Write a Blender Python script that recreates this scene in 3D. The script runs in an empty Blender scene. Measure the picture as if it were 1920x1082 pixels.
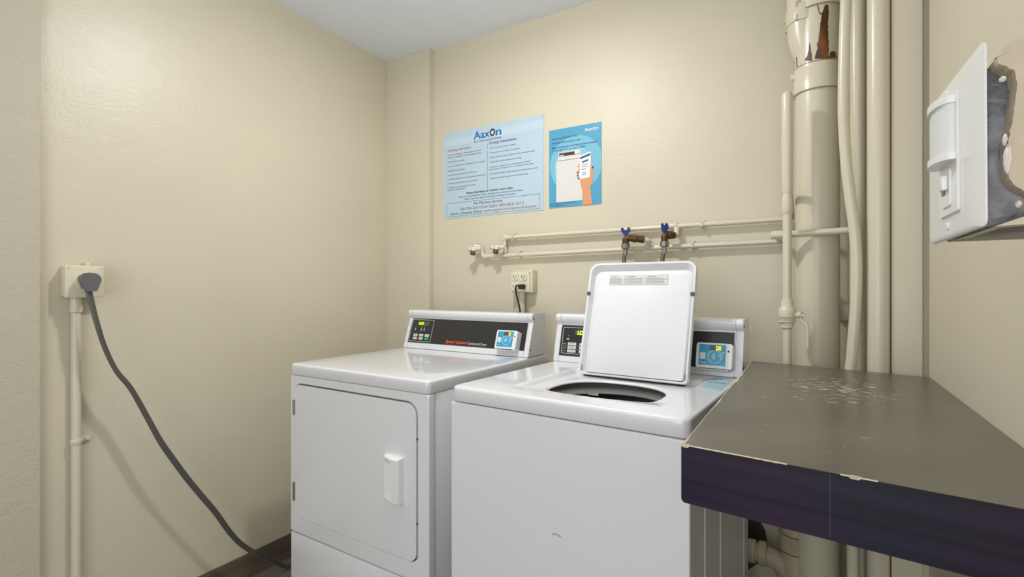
import bpy, bmesh, math, random
from mathutils import Vector, Matrix, noise
random.seed(7)
S = bpy.context.scene
C = S.collection
R = math.radians
PI = math.pi

# ------------------------------------------------------------------ camera
CAM_H = 1.195
YAW = R(30.9)
FPX = 940.0
cam_d = bpy.data.cameras.new('camera')
cam_d.sensor_width = 36.0
cam_d.lens = FPX / 1920 * 36
cam_d.clip_start = 0.02
cam = bpy.data.objects.new('camera', cam_d)
cam.location = (0, 0, CAM_H)
cam.rotation_euler = (R(90), 0, YAW)
C.objects.link(cam)
S.camera = cam

# ------------------------------------------------------------------ light
S.view_settings.view_transform = 'Standard'
S.view_settings.look = 'None'
S.view_settings.gamma = 1
S.view_settings.use_curve_mapping = False
S.view_settings.exposure = 0.08
w = bpy.data.worlds.new('world')
S.world = w
w.use_nodes = True
w.node_tree.nodes['Background'].inputs[0].default_value = (0.99, 0.99, 1.0, 1)
w.node_tree.nodes['Background'].inputs[1].default_value = 0.60


def lamp(name, kind, loc, power, col, size=0.1, rot=(0, 0, 0), size_y=None):
    d = bpy.data.lights.new(name, kind)
    d.energy = power
    d.color = col
    if kind == 'POINT':
        d.shadow_soft_size = size
    else:
        d.shape = 'RECTANGLE'
        d.size = size
        d.size_y = size_y or size
    o = bpy.data.objects.new(name, d)
    o.location = loc
    o.rotation_euler = rot
    C.objects.link(o)
    return o


lamp('ceiling_bulb', 'POINT', (-0.93, 1.12, 2.34), 8, (1.0, 0.985, 0.96), 0.045)
lamp('ceiling_down_fill', 'AREA', (-0.93, 1.12, 2.37), 11, (1.0, 0.985, 0.96), 0.09)  # downward share of the ceiling lamp, added to even out the wall light
lamp('rear_fill', 'AREA', (-0.32, -1.3, 1.25), 20, (0.96, 0.98, 1.0), 1.5, (R(88), 0, R(5)), 1.5)  # unseen fill panel added behind the camera, brightens fronts and under the worktop


# ------------------------------------------------------------------ helpers
def lin(c):
    return tuple((v / 255 / 12.92) if v / 255 <= 0.04045 else ((v / 255 + 0.055) / 1.055) ** 2.4 for v in c)


def mat(name, rgb, rough=0.5, metal=0.0, bump=0.0, bscale=60.0, detail=4.0, var=0.0, vscale=6.0, coat=0.0,
        emit=0.0, aniso=None, spec=0.5, bump2=0.0, b2scale=9.0):
    m = bpy.data.materials.new(name)
    m.use_nodes = True
    nt = m.node_tree
    N, L = nt.nodes, nt.links
    b = N['Principled BSDF']
    col = lin(rgb) + (1,)
    b.inputs['Base Color'].default_value = col
    b.inputs['Roughness'].default_value = rough
    b.inputs['Metallic'].default_value = metal
    b.inputs['Specular IOR Level'].default_value = spec
    b.inputs['Coat Weight'].default_value = coat
    b.inputs['Coat Roughness'].default_value = 0.06
    if emit:
        b.inputs['Emission Color'].default_value = col
        b.inputs['Emission Strength'].default_value = emit
    tc = N.new('ShaderNodeTexCoord')
    mp = N.new('ShaderNodeMapping')
    L.new(tc.outputs['Object'], mp.inputs['Vector'])
    if aniso:
        mp.inputs['Scale'].default_value = aniso
    if var:
        n = N.new('ShaderNodeTexNoise')
        n.inputs['Scale'].default_value = vscale
        n.inputs['Detail'].default_value = 5
        r = N.new('ShaderNodeValToRGB')
        r.color_ramp.elements[0].position = 0.3
        r.color_ramp.elements[1].position = 0.7
        r.color_ramp.elements[0].color = tuple(c * (1 - var) for c in col[:3]) + (1,)
        r.color_ramp.elements[1].color = tuple(min(1, c * (1 + var)) for c in col[:3]) + (1,)
        L.new(mp.outputs[0], n.inputs['Vector'])
        L.new(n.outputs['Fac'], r.inputs[0])
        L.new(r.outputs[0], b.inputs['Base Color'])
    last = None
    for (st, sc, dist) in ((bump, bscale, 0.002), (bump2, b2scale, 0.006)):
        if st:
            n = N.new('ShaderNodeTexNoise')
            n.inputs['Scale'].default_value = sc
            n.inputs['Detail'].default_value = detail
            n.inputs['Distortion'].default_value = 0.6
            bp = N.new('ShaderNodeBump')
            bp.inputs['Strength'].default_value = st
            bp.inputs['Distance'].default_value = dist
            L.new(mp.outputs[0], n.inputs['Vector'])
            L.new(n.outputs['Fac'], bp.inputs['Height'])
            if last:
                L.new(last.outputs[0], bp.inputs['Normal'])
            last = bp
    if last:
        L.new(last.outputs[0], b.inputs['Normal'])
    return m


CREAM = (206, 199, 177)
M = {}
M['wall'] = mat('cream_gloss_wall_paint', CREAM, 0.46, bump=0.30, bscale=55, var=0.02, vscale=2.0, bump2=0.30, b2scale=7)
M['wall_left'] = mat('cream_brushed_wall_paint', CREAM, 0.38, bump=0.40, bscale=85, var=0.02, vscale=2.0,
                     aniso=(1, 1, 1.5), bump2=0.35, b2scale=6)
M['wall_rough'] = mat('rough_cream_plaster', (190, 183, 163), 0.6, bump=1.0, bscale=75, detail=6, aniso=(1, 1, 1.2),
                      bump2=0.5, b2scale=14)
M['ceiling'] = mat('white_textured_ceiling', (236, 241, 252), 0.75, bump=1.0, bscale=42, detail=5, bump2=0.4, b2scale=20)
M['pipe'] = mat('cream_pipe_paint', (210, 204, 182), 0.28, bump=0.10, bscale=60, bump2=0.10, b2scale=14)
M['pipe_dirty'] = mat('dusty_pipe_paint', (184, 174, 150), 0.5, bump=0.2, bscale=60, var=0.15, vscale=14)
M['box'] = mat('cream_box_paint', (216, 209, 186), 0.33, bump=0.12, bscale=50)
M['enamel'] = mat('white_enamel', (225, 226, 230), 0.28, coat=0.7)
M['enamel_side'] = mat('white_enamel_sides', (222, 223, 228), 0.32)
M['plastic'] = mat('white_plastic', (232, 232, 233), 0.3)
M['gap'] = mat('dark_gap', (42, 42, 44), 0.7)
M['panel'] = mat('charcoal_panel', (44, 43, 43), 0.28)
M['black'] = mat('black_rubber', (22, 22, 23), 0.45)
M['print_grey'] = mat('grey_label_print', (140, 140, 142), 0.6)
M['line'] = mat('pale_grey_print', (205, 205, 205), 0.5)
M['button'] = mat('white_button', (218, 218, 214), 0.4)
M['green'] = mat('green_button', (20, 165, 95), 0.4)
M['ink'] = mat('dark_ink', (40, 44, 52), 0.6)
M['display_dim'] = mat('dim_display_window', (82, 84, 80), 0.3)
M['digit'] = mat('lit_yellow_green_digits', (195, 230, 20), 0.4, emit=1.0)
M['digit_y'] = mat('lit_yellow_digits', (245, 240, 40), 0.4, emit=1.0)
M['digit_bg'] = mat('digit_window', (92, 110, 40), 0.4)
M['orange'] = mat('orange_print', (240, 88, 30), 0.5)
M['white_print'] = mat('white_print', (225, 225, 225), 0.5)
M['reader_blue'] = mat('blue_reader_face', (64, 158, 196), 0.25, var=0.12, vscale=40)
M['reader_light'] = mat('light_blue_ring', (112, 190, 216), 0.3)
M['sticker'] = mat('blue_grey_sticker', (160, 190, 204), 0.35, var=0.06, vscale=30)
M['steel'] = mat('brushed_steel', (150, 148, 142), 0.35, 1.0)
M['braid'] = mat('braided_steel', (128, 124, 116), 0.38, 0.9, bump=0.6, bscale=600)
M['basket'] = mat('tub_steel', (112, 112, 109), 0.5, 0.1)
M['ring'] = mat('grey_white_tub_ring', (226, 227, 223), 0.35)
M['bronze'] = mat('tarnished_bronze', (88, 66, 42), 0.45, 0.5, bump=0.4, bscale=90, var=0.3, vscale=50)
M['darkcap'] = mat('dark_bib_cap', (86, 80, 68), 0.5, 0.3, bump=0.3, bscale=120)
M['bluevalve'] = mat('blue_lever_plastic', (22, 42, 130), 0.35)
M['cord'] = mat('grey_cord_jacket', (84, 82, 78), 0.45)
M['plug'] = mat('grey_plug_body', (98, 98, 100), 0.45)
M['rubber_grey'] = mat('grey_rubber_bumper', (84, 84, 88), 0.5)
M['rust'] = mat('orange_brown_rust', (98, 62, 24), 0.35, var=0.7, vscale=55, aniso=(1, 1, 0.18), bump=0.6, bscale=120, bump2=0.3, b2scale=60)
M['rust_dark'] = mat('dark_bare_iron', (84, 58, 48), 0.5, var=0.5, vscale=60, bump=0.5, bscale=90)
M['seam'] = mat('dark_seam_line', (94, 84, 62), 0.7)
M['plaster_torn'] = mat('torn_plaster', (196, 182, 160), 0.6, bump=0.5, bscale=70, var=0.08, vscale=30, bump2=0.5, b2scale=25)
M['box_metal'] = mat('smeared_grey_box', (96, 96, 98), 0.35, 0.2, var=0.5, vscale=70, bump=0.3, bscale=120)
M['putty'] = mat('white_putty', (214, 206, 200), 0.5, bump=0.4, bscale=60)
M['switch'] = mat('white_switch_plastic', (226, 226, 224), 0.28)
M['lens'] = mat('frosted_sensor_lens', (216, 218, 216), 0.5)
M['base'] = mat('dark_vinyl_base', (98, 86, 74), 0.5, var=0.25, vscale=9, aniso=(1, 0.2, 2))
M['tan'] = mat('raw_tan_core', (200, 186, 162), 0.7, var=0.12, vscale=60)


def floor_mat():
    m = mat('grey_brown_vinyl_plank', (128, 121, 108), 0.4, var=0.28, vscale=7, aniso=(6, 0.7, 1), bump=0.1, bscale=40)
    return m


M['floor'] = floor_mat()


def shelf_top_mat():
    m = mat('scuffed_taupe_laminate', (104, 97, 86), 0.30, bump=0.05, bscale=90)
    nt = m.node_tree
    N, L = nt.nodes, nt.links
    b = N['Principled BSDF']
    tc = N.new('ShaderNodeTexCoord')
    # big soft wear tone
    n0 = N.new('ShaderNodeTexNoise'); n0.inputs['Scale'].default_value = 5; n0.inputs['Detail'].default_value = 4
    r0 = N.new('ShaderNodeValToRGB')
    r0.color_ramp.elements[0].position = .35; r0.color_ramp.elements[1].position = .7
    r0.color_ramp.elements[0].color = lin((92, 88, 79)) + (1,); r0.color_ramp.elements[1].color = lin((105, 100, 91)) + (1,)
    L.new(tc.outputs['Object'], n0.inputs['Vector']); L.new(n0.outputs['Fac'], r0.inputs[0])
    # scratches
    mp = N.new('ShaderNodeMapping'); mp.inputs['Scale'].default_value = (42, 78, 1); mp.inputs['Rotation'].default_value = (0, 0, -0.28)
    L.new(tc.outputs['Object'], mp.inputs['Vector'])
    n1 = N.new('ShaderNodeTexNoise'); n1.inputs['Scale'].default_value = 1.0; n1.inputs['Detail'].default_value = 6
    n1.inputs['Roughness'].default_value = 0.62; n1.inputs['Distortion'].default_value = 1.0
    L.new(mp.outputs[0], n1.inputs['Vector'])
    # mask: ellipse of wear near the middle of the worktop
    mm = N.new('ShaderNodeMapping'); mm.vector_type = 'POINT'
    mm.inputs['Location'].default_value = (-0.05 / 0.15, -1.38 / 0.26, 0)
    mm.inputs['Scale'].default_value = (1 / 0.15, 1 / 0.26, 0.0)
    L.new(tc.outputs['Object'], mm.inputs['Vector'])
    ln = N.new('ShaderNodeVectorMath'); ln.operation = 'LENGTH'
    L.new(mm.outputs[0], ln.inputs[0])
    mr = N.new('ShaderNodeMapRange'); mr.inputs['From Min'].default_value = 0.0; mr.inputs['From Max'].default_value = 1.3
    mr.inputs['To Min'].default_value = 0.135; mr.inputs['To Max'].default_value = -0.02
    L.new(ln.outputs['Value'], mr.inputs['Value'])
    ad = N.new('ShaderNodeMath'); ad.operation = 'ADD'
    L.new(n1.outputs['Fac'], ad.inputs[0]); L.new(mr.outputs[0], ad.inputs[1])
    th = N.new('ShaderNodeMapRange'); th.inputs['From Min'].default_value = 0.655; th.inputs['From Max'].default_value = 0.70
    L.new(ad.outputs[0], th.inputs['Value'])
    mx = N.new('ShaderNodeMix'); mx.data_type = 'RGBA'
    mx.inputs[7].default_value = lin((200, 193, 176)) + (1,)
    L.new(th.outputs[0], mx.inputs[0]); L.new(r0.outputs[0], mx.inputs[6])
    L.new(mx.outputs[2], b.inputs['Base Color'])
    return m


M['shelf_top'] = shelf_top_mat()
M['shelf_edge'] = mat('dark_purple_woodgrain_edge', (32, 25, 42), 0.42, spec=0.25, bump=0.04, bscale=60)


def grain(m):
    nt = m.node_tree
    N, L = nt.nodes, nt.links
    b = N['Principled BSDF']
    tc = N.new('ShaderNodeTexCoord')
    a = N.new('ShaderNodeTexNoise'); a.inputs['Scale'].default_value = 3.2; a.inputs['Detail'].default_value = 1
    L.new(tc.outputs['Object'], a.inputs['Vector'])
    r = N.new('ShaderNodeValToRGB')
    e = r.color_ramp.elements
    e[0].position = .38; e[0].color = lin((24, 24, 46)) + (1,)
    e[1].position = .60; e[1].color = lin((38, 19, 46)) + (1,)
    L.new(a.outputs['Fac'], r.inputs[0])
    mp = N.new('ShaderNodeMapping'); mp.inputs['Scale'].default_value = (2.2, 75, 75)
    L.new(tc.outputs['Object'], mp.inputs['Vector'])
    n = N.new('ShaderNodeTexNoise'); n.inputs['Scale'].default_value = 1; n.inputs['Detail'].default_value = 3
    L.new(mp.outputs[0], n.inputs['Vector'])
    mr = N.new('ShaderNodeMapRange'); mr.inputs['From Min'].default_value = .35; mr.inputs['From Max'].default_value = .6
    mr.inputs['To Min'].default_value = .35; mr.inputs['To Max'].default_value = 1.0
    L.new(n.outputs['Fac'], mr.inputs['Value'])
    mx = N.new('ShaderNodeVectorMath'); mx.operation = 'SCALE'
    L.new(r.outputs[0], mx.inputs[0]); L.new(mr.outputs[0], mx.inputs['Scale'])
    L.new(mx.outputs[0], b.inputs['Base Color'])


grain(M['shelf_edge'])
M['band_line'] = mat('band_joint_line', (34, 33, 48), 0.5)


def new_obj(name, me, m, parent=None, mtx=None, smooth=None):
    o = bpy.data.objects.new(name, me)
    C.objects.link(o)
    if m is not None:
        me.materials.append(M[m] if isinstance(m, str) else m)
    if parent is not None:
        o.parent = parent
    if mtx is not None:
        o.matrix_local = mtx
    return o


def obj(name, bm, m, parent=None, mtx=None, smooth=True, angle=35):
    bmesh.ops.recalc_face_normals(bm, faces=bm.faces)
    me = bpy.data.meshes.new(name)
    bm.to_mesh(me)
    bm.free()
    if smooth:
        me.shade_smooth()
        try:
            me.set_sharp_from_angle(angle=R(angle))
        except Exception:
            pass
    return new_obj(name, me, m, parent, mtx)


def tag(o, label=None, cat=None, group=None, kind=None):
    if label: o['label'] = label
    if cat: o['category'] = cat
    if group: o['group'] = group
    if kind: o['kind'] = kind
    return o


def empty(name, loc, rz=0, label=None, cat=None, group=None):
    o = bpy.data.objects.new(name, None)
    o.empty_display_size = 0.05
    C.objects.link(o)
    o.location = loc
    o.rotation_euler = (0, 0, rz)
    return tag(o, label, cat, group)


def BM():
    return bmesh.new()


def box(bm, x0, x1, y0, y1, z0, z1, bev=0.0, seg=2, mtx=None):
    t = bmesh.new()
    bmesh.ops.create_cube(t, size=1)
    for v in t.verts:
        v.co = Vector((x0 + (v.co.x + .5) * (x1 - x0), y0 + (v.co.y + .5) * (y1 - y0), z0 + (v.co.z + .5) * (z1 - z0)))
    if bev:
        bmesh.ops.bevel(t, geom=t.edges[:], offset=bev, segments=seg, affect='EDGES', profile=0.5)
    merge(bm, t, mtx)
    return bm


def merge(bm, t, mtx=None):
    if mtx is not None:
        t.transform(mtx)
    me = bpy.data.meshes.new('tmp')
    t.to_mesh(me)
    t.free()
    bm.from_mesh(me)
    bpy.data.meshes.remove(me)


def catmull(pts, n=8):
    pts = [Vector(p) for p in pts]
    out = []
    P = [pts[0] * 2 - pts[1]] + pts + [pts[-1] * 2 - pts[-2]]
    for i in range(1, len(P) - 2):
        p0, p1, p2, p3 = P[i - 1:i + 3]
        for k in range(n):
            t = k / n
            out.append(0.5 * ((2 * p1) + (-p0 + p2) * t + (2 * p0 - 5 * p1 + 4 * p2 - p3) * t * t + (-p0 + 3 * p1 - 3 * p2 + p3) * t ** 3))
    out.append(pts[-1])
    return out


def fillet(pts, rad, n=6):
    pts = [Vector(p) for p in pts]
    out = [pts[0]]
    for i in range(1, len(pts) - 1):
        a, b, c = pts[i - 1:i + 2]
        r = min(rad, (a - b).length * .49, (c - b).length * .49)
        p, q = b + (a - b).normalized() * r, b + (c - b).normalized() * r
        for k in range(n + 1):
            t = k / n
            out.append(p * (1 - t) ** 2 + b * 2 * t * (1 - t) + q * t * t)
    out.append(pts[-1])
    return out


def tube(bm, pts, rad, seg=16, cap=True):
    """rad: number or list of radii per point"""
    pts = [Vector(p) for p in pts]
    n = len(pts)
    rad = rad if isinstance(rad, (list, tuple)) else [rad] * n
    T = []
    for i in range(n):
        a, b = pts[max(i - 1, 0)], pts[min(i + 1, n - 1)]
        d = (b - a)
        T.append(d.normalized() if d.length > 1e-9 else (T[-1] if T else Vector((0, 0, 1))))
    up = Vector((0, 0, 1)) if abs(T[0].z) < 0.9 else Vector((1, 0, 0))
    u = T[0].cross(up).normalized()
    rings = []
    for i in range(n):
        u = (u - T[i] * u.dot(T[i]))
        u.normalize()
        v = T[i].cross(u)
        rings.append([bm.verts.new(pts[i] + (u * math.cos(2 * PI * k / seg) + v * math.sin(2 * PI * k / seg)) * rad[i]) for k in range(seg)])
    for a, b in zip(rings, rings[1:]):
        for k in range(seg):
            bm.faces.new((a[k], a[(k + 1) % seg], b[(k + 1) % seg], b[k]))
    if cap:
        bm.faces.new(rings[0][::-1])
        bm.faces.new(rings[-1])
    return bm


def lathe(bm, c, prof, axis='z', seg=32, cap=True, mtx=None):
    """prof: list of (radius, along)"""
    t = bmesh.new()
    rings = []
    for r, h in prof:
        ring = []
        for k in range(seg):
            a = 2 * PI * k / seg
            p = Vector((r * math.cos(a), r * math.sin(a), h))
            ring.append(t.verts.new(p))
        rings.append(ring)
    for a, b in zip(rings, rings[1:]):
        for k in range(seg):
            t.faces.new((a[k], a[(k + 1) % seg], b[(k + 1) % seg], b[k]))
    if cap:
        t.faces.new(rings[0][::-1])
        t.faces.new(rings[-1])
    if axis == 'x':
        t.transform(Matrix.Rotation(R(90), 4, 'Y'))
    elif axis == 'y':
        t.transform(Matrix.Rotation(R(-90), 4, 'X'))
    elif axis == '-y':
        t.transform(Matrix.Rotation(R(90), 4, 'X'))
    elif isinstance(axis, Vector):
        t.transform(Vector((0, 0, 1)).rotation_difference(axis).to_matrix().to_4x4())
    t.transform(Matrix.Translation(Vector(c)))
    merge(bm, t, mtx)
    return bm


def prism(bm, poly, z0, z1, mtx=None, bev=0.0):
    """polygon in local xy extruded in z"""
    t = bmesh.new()
    a = [t.verts.new((p[0], p[1], z0)) for p in poly]
    b = [t.verts.new((p[0], p[1], z1)) for p in poly]
    n = len(poly)
    t.faces.new(a[::-1])
    t.faces.new(b)
    for k in range(n):
        t.faces.new((a[k], a[(k + 1) % n], b[(k + 1) % n], b[k]))
    if bev:
        es = [e for e in t.edges if abs(e.verts[0].co.z - e.verts[1].co.z) < 1e-7 and e.verts[0].co.z == z1]
        bmesh.ops.bevel(t, geom=es, offset=bev, segments=3, affect='EDGES', profile=0.5)
    merge(bm, t, mtx)
    return bm


def rrect(x0, x1, y0, y1, r, n=6):
    """rounded rect outline, r number or 4 radii (BL, BR, TR, TL)"""
    if not isinstance(r, (tuple, list)):
        r = (r,) * 4
    out = []
    cs = [(x0 + r[0], y0 + r[0], r[0], 180), (x1 - r[1], y0 + r[1], r[1], 270), (x1 - r[2], y1 - r[2], r[2], 0), (x0 + r[3], y1 - r[3], r[3], 90)]
    for cx, cy, rr, a0 in cs:
        for k in range(n + 1):
            a = R(a0 + 90 * k / n)
            out.append((cx + rr * math.cos(a), cy + rr * math.sin(a)))
    return out


def ring_prism(bm, outer, inner, z0, z1, mtx=None):
    t = bmesh.new()
    L = []
    for poly, z in ((outer, z0), (outer, z1), (inner, z1), (inner, z0)):
        L.append([t.verts.new((p[0], p[1], z)) for p in poly])
    n = len(outer)
    for i in range(4):
        a, b = L[i], L[(i + 1) % 4]
        for k in range(n):
            t.faces.new((a[k], a[(k + 1) % n], b[(k + 1) % n], b[k]))
    merge(bm, t, mtx)
    return bm


def frame(origin, u, v):
    """matrix with x axis u, y axis v, z axis u x v"""
    u = Vector(u).normalized()
    v = Vector(v)
    v = (v - u * v.dot(u)).normalized()
    n = u.cross(v)
    m = Matrix((u, v, n)).transposed().to_4x4()
    m.translation = Vector(origin)
    return m


def text_mesh(s, x, y, width=None, height=None, align='LEFT', bold=0.0, shear=0.0, depth=0.0004, z=0.0, res=3):
    """returns a bmesh of the words in the xy plane; height = capital height; width fits the line"""
    cu = bpy.data.curves.new('t', 'FONT')
    cu.body = s
    cu.size = 1.0
    cu.offset = bold
    cu.shear = shear
    cu.extrude = 0.0
    cu.resolution_u = res
    cu.fill_mode = 'FRONT'
    o = bpy.data.objects.new('t', cu)
    C.objects.link(o)
    dg = bpy.context.evaluated_depsgraph_get()
    dg.update()
    me = bpy.data.meshes.new_from_object(o.evaluated_get(dg))
    bpy.data.objects.remove(o)
    bpy.data.curves.remove(cu)
    bm = bmesh.new()
    bm.from_mesh(me)
    bpy.data.meshes.remove(me)
    xs = [v.co.x for v in bm.verts]
    x0, x1 = min(xs), max(xs)
    CAP = 0.729
    sy = height / CAP if height else (width / (x1 - x0))
    sx = width / (x1 - x0) if width else sy
    w_ = (x1 - x0) * sx
    ox = {'LEFT': 0, 'CENTER': -w_ / 2, 'RIGHT': -w_}[align]
    for v in bm.verts:
        v.co = Vector(((v.co.x - x0) * sx + x + ox, v.co.y * sy + y, z + depth))
    return bm


def add_text(bm, *a, **k):
    t = text_mesh(*a, **k)
    merge(bm, t)
    return bm


def plate(bm, x0, x1, y0, y1, z0, z1, r=0.0):
    """thin flat slab in local xy; rounded when r"""
    if r:
        return prism(bm, rrect(x0, x1, y0, y1, r, 3), z0, z1)
    return box(bm, x0, x1, y0, y1, z0, z1)


def disc(cx, cy, rx, ry=None, n=32):
    ry = ry or rx
    return [(cx + rx * math.cos(2 * PI * k / n), cy + ry * math.sin(2 * PI * k / n)) for k in range(n)]


SEG7 = {'0': 'abcdef', '1': 'bc', '8': 'abcdefg', 'L': 'def'}


def seg7(bm, ch, x, y, w_, h, z):
    t = w_ * 0.24
    b = {'a': (0, w_, h - t, h), 'd': (0, w_, 0, t), 'g': (0, w_, h / 2 - t / 2, h / 2 + t / 2),
         'b': (w_ - t, w_, h / 2, h), 'c': (w_ - t, w_, 0, h / 2), 'f': (0, t, h / 2, h), 'e': (0, t, 0, h / 2)}
    for s in SEG7[ch]:
        q = b[s]
        box(bm, x + q[0], x + q[1], y + q[2], y + q[3], z, z + 0.0004)


# pixel ray helper used to read real positions off the photograph on a known plane
Fv = Vector((-math.sin(YAW), math.cos(YAW), 0))
Rv = Vector((math.cos(YAW), math.sin(YAW), 0))


def at(px, py, X=None, Y=None, Z=None):
    r = Fv + Rv * ((px - 960) / FPX) + Vector((0, 0, -(py - 541) / FPX))
    if X is not None:
        t = X / r.x
    elif Y is not None:
        t = Y / r.y
    else:
        t = (Z - CAM_H) / r.z
    return Vector((0, 0, CAM_H)) + r * t


# ------------------------------------------------------------------ room shell
XL, YB, XR, ZC = -2.0, 2.045, 0.261, 2.44


def struct(name, bm, m, label=None):
    o = obj(name, bm, m, smooth=False)
    o['kind'] = 'structure'
    return o


struct('floor', box(BM(), -2.2, 1.0, -1.2, 2.3, -0.05, 0.0), 'floor')
struct('ceiling', box(BM(), -2.2, 1.0, -1.2, 2.3, ZC, ZC + 0.08), 'ceiling')
struct('wall_back', box(BM(), -2.1, 0.6, YB, YB + 0.1, 0, ZC), 'wall')
struct('wall_left', box(BM(), -2.12, XL, -1.2, YB + 0.05, 0, ZC), 'wall_left')
struct('wall_right', box(BM(), XR, XR + 0.12, -0.6, 1.674, 0, ZC, 0.002), 'wall')
# nearer, rougher wall end at the left edge
struct('wall_left_near', box(BM(), XL - 0.1, -1.978, -1.2, 0.5635, 0, ZC, 0.004), 'wall_rough')
# boxed chase in the back left corner
struct('trim_1', box(BM(), XL, -1.700, 2.006, YB + 0.02, 0, ZC, 0.0015), 'wall')
# boxed pilaster at the end of the right wall
struct('trim_2', box(BM(), 0.187, 0.2535, 1.71, YB, 0, ZC, 0.002), 'pipe')
struct('wall_right_return', box(BM(), 0.2537, 0.36, 1.735, YB, 0, ZC), 'wall')
# vinyl wall base
struct('baseboard_left', box(BM(), XL, XL + 0.006, 0.545, 2.0, 0, 0.102, 0.001), 'base')
struct('baseboard_back', box(BM(), -1.69, 0.18, YB - 0.006, YB, 0, 0.102, 0.001), 'base')

# hairline bead of paint down the corner
# ------------------------------------------------------------------ appliances


def console(root, W, yb, yt, zb, yback, ztop, cap_w=0.022, lean=None):
    """angled control console; returns the matrix of its sloping face (x right, y up the slope, z out)"""
    zf = ztop - 0.036
    prof = [(yb, zb), (yt, zf), (yt - 0.006, zf + 0.006), (yt - 0.012, zf + 0.018), (yt - 0.0115, zf + 0.027), (yt - 0.006, zf + 0.034),
            (yt + 0.002, zf + 0.036), (yt + 0.03, zf + 0.0365), (yback, zf + 0.034), (yback, zb)]

    def ext(name, x0, x1, grow=0.0, m='enamel'):
        t = bmesh.new()
        cy = sum(p[0] for p in prof) / len(prof)
        cz = sum(p[1] for p in prof) / len(prof)
        pr = [(p[0] + (p[0] - cy) * grow, p[1] + (p[1] - cz) * grow * (p[1] > zb + 0.001)) for p in prof]
        a = [t.verts.new((x0, p[0], p[1])) for p in pr]
        b = [t.verts.new((x1, p[0], p[1])) for p in pr]
        n = len(pr)
        t.faces.new(a); t.faces.new(b[::-1])
        for k in range(n):
            t.faces.new((a[k], b[k], b[(k + 1) % n], a[(k + 1) % n]))
        bmesh.ops.bevel(t, geom=[e for e in t.edges if abs(e.verts[0].co.x - e.verts[1].co.x) < 1e-6], offset=0.0015, segments=2, affect='EDGES')
        return obj(name, t, m, root, angle=30)

    body = ext('console', cap_w, W - cap_w)
    ext('end_cap', 0.0, cap_w - 0.0006, 0.012)
    ec = ext('end_cap', W - cap_w + 0.0006, W, 0.012)
    # screws on the right end
    for (yy, zz) in ((yt + 0.0, ztop - 0.022), (yb + 0.018, zb + 0.028)):
        obj('screw', lathe(BM(), (W, yy, zz), [(0.004, -0.001), (0.004, 0.0015)], 'x', 12), 'rubber_grey', ec)
    fm = frame((0, yb, zb), (1, 0, 0), (0, yt - yb, zf - zb))
    slope = math.hypot(yt - yb, zf - zb)
    return body, fm, slope


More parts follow.
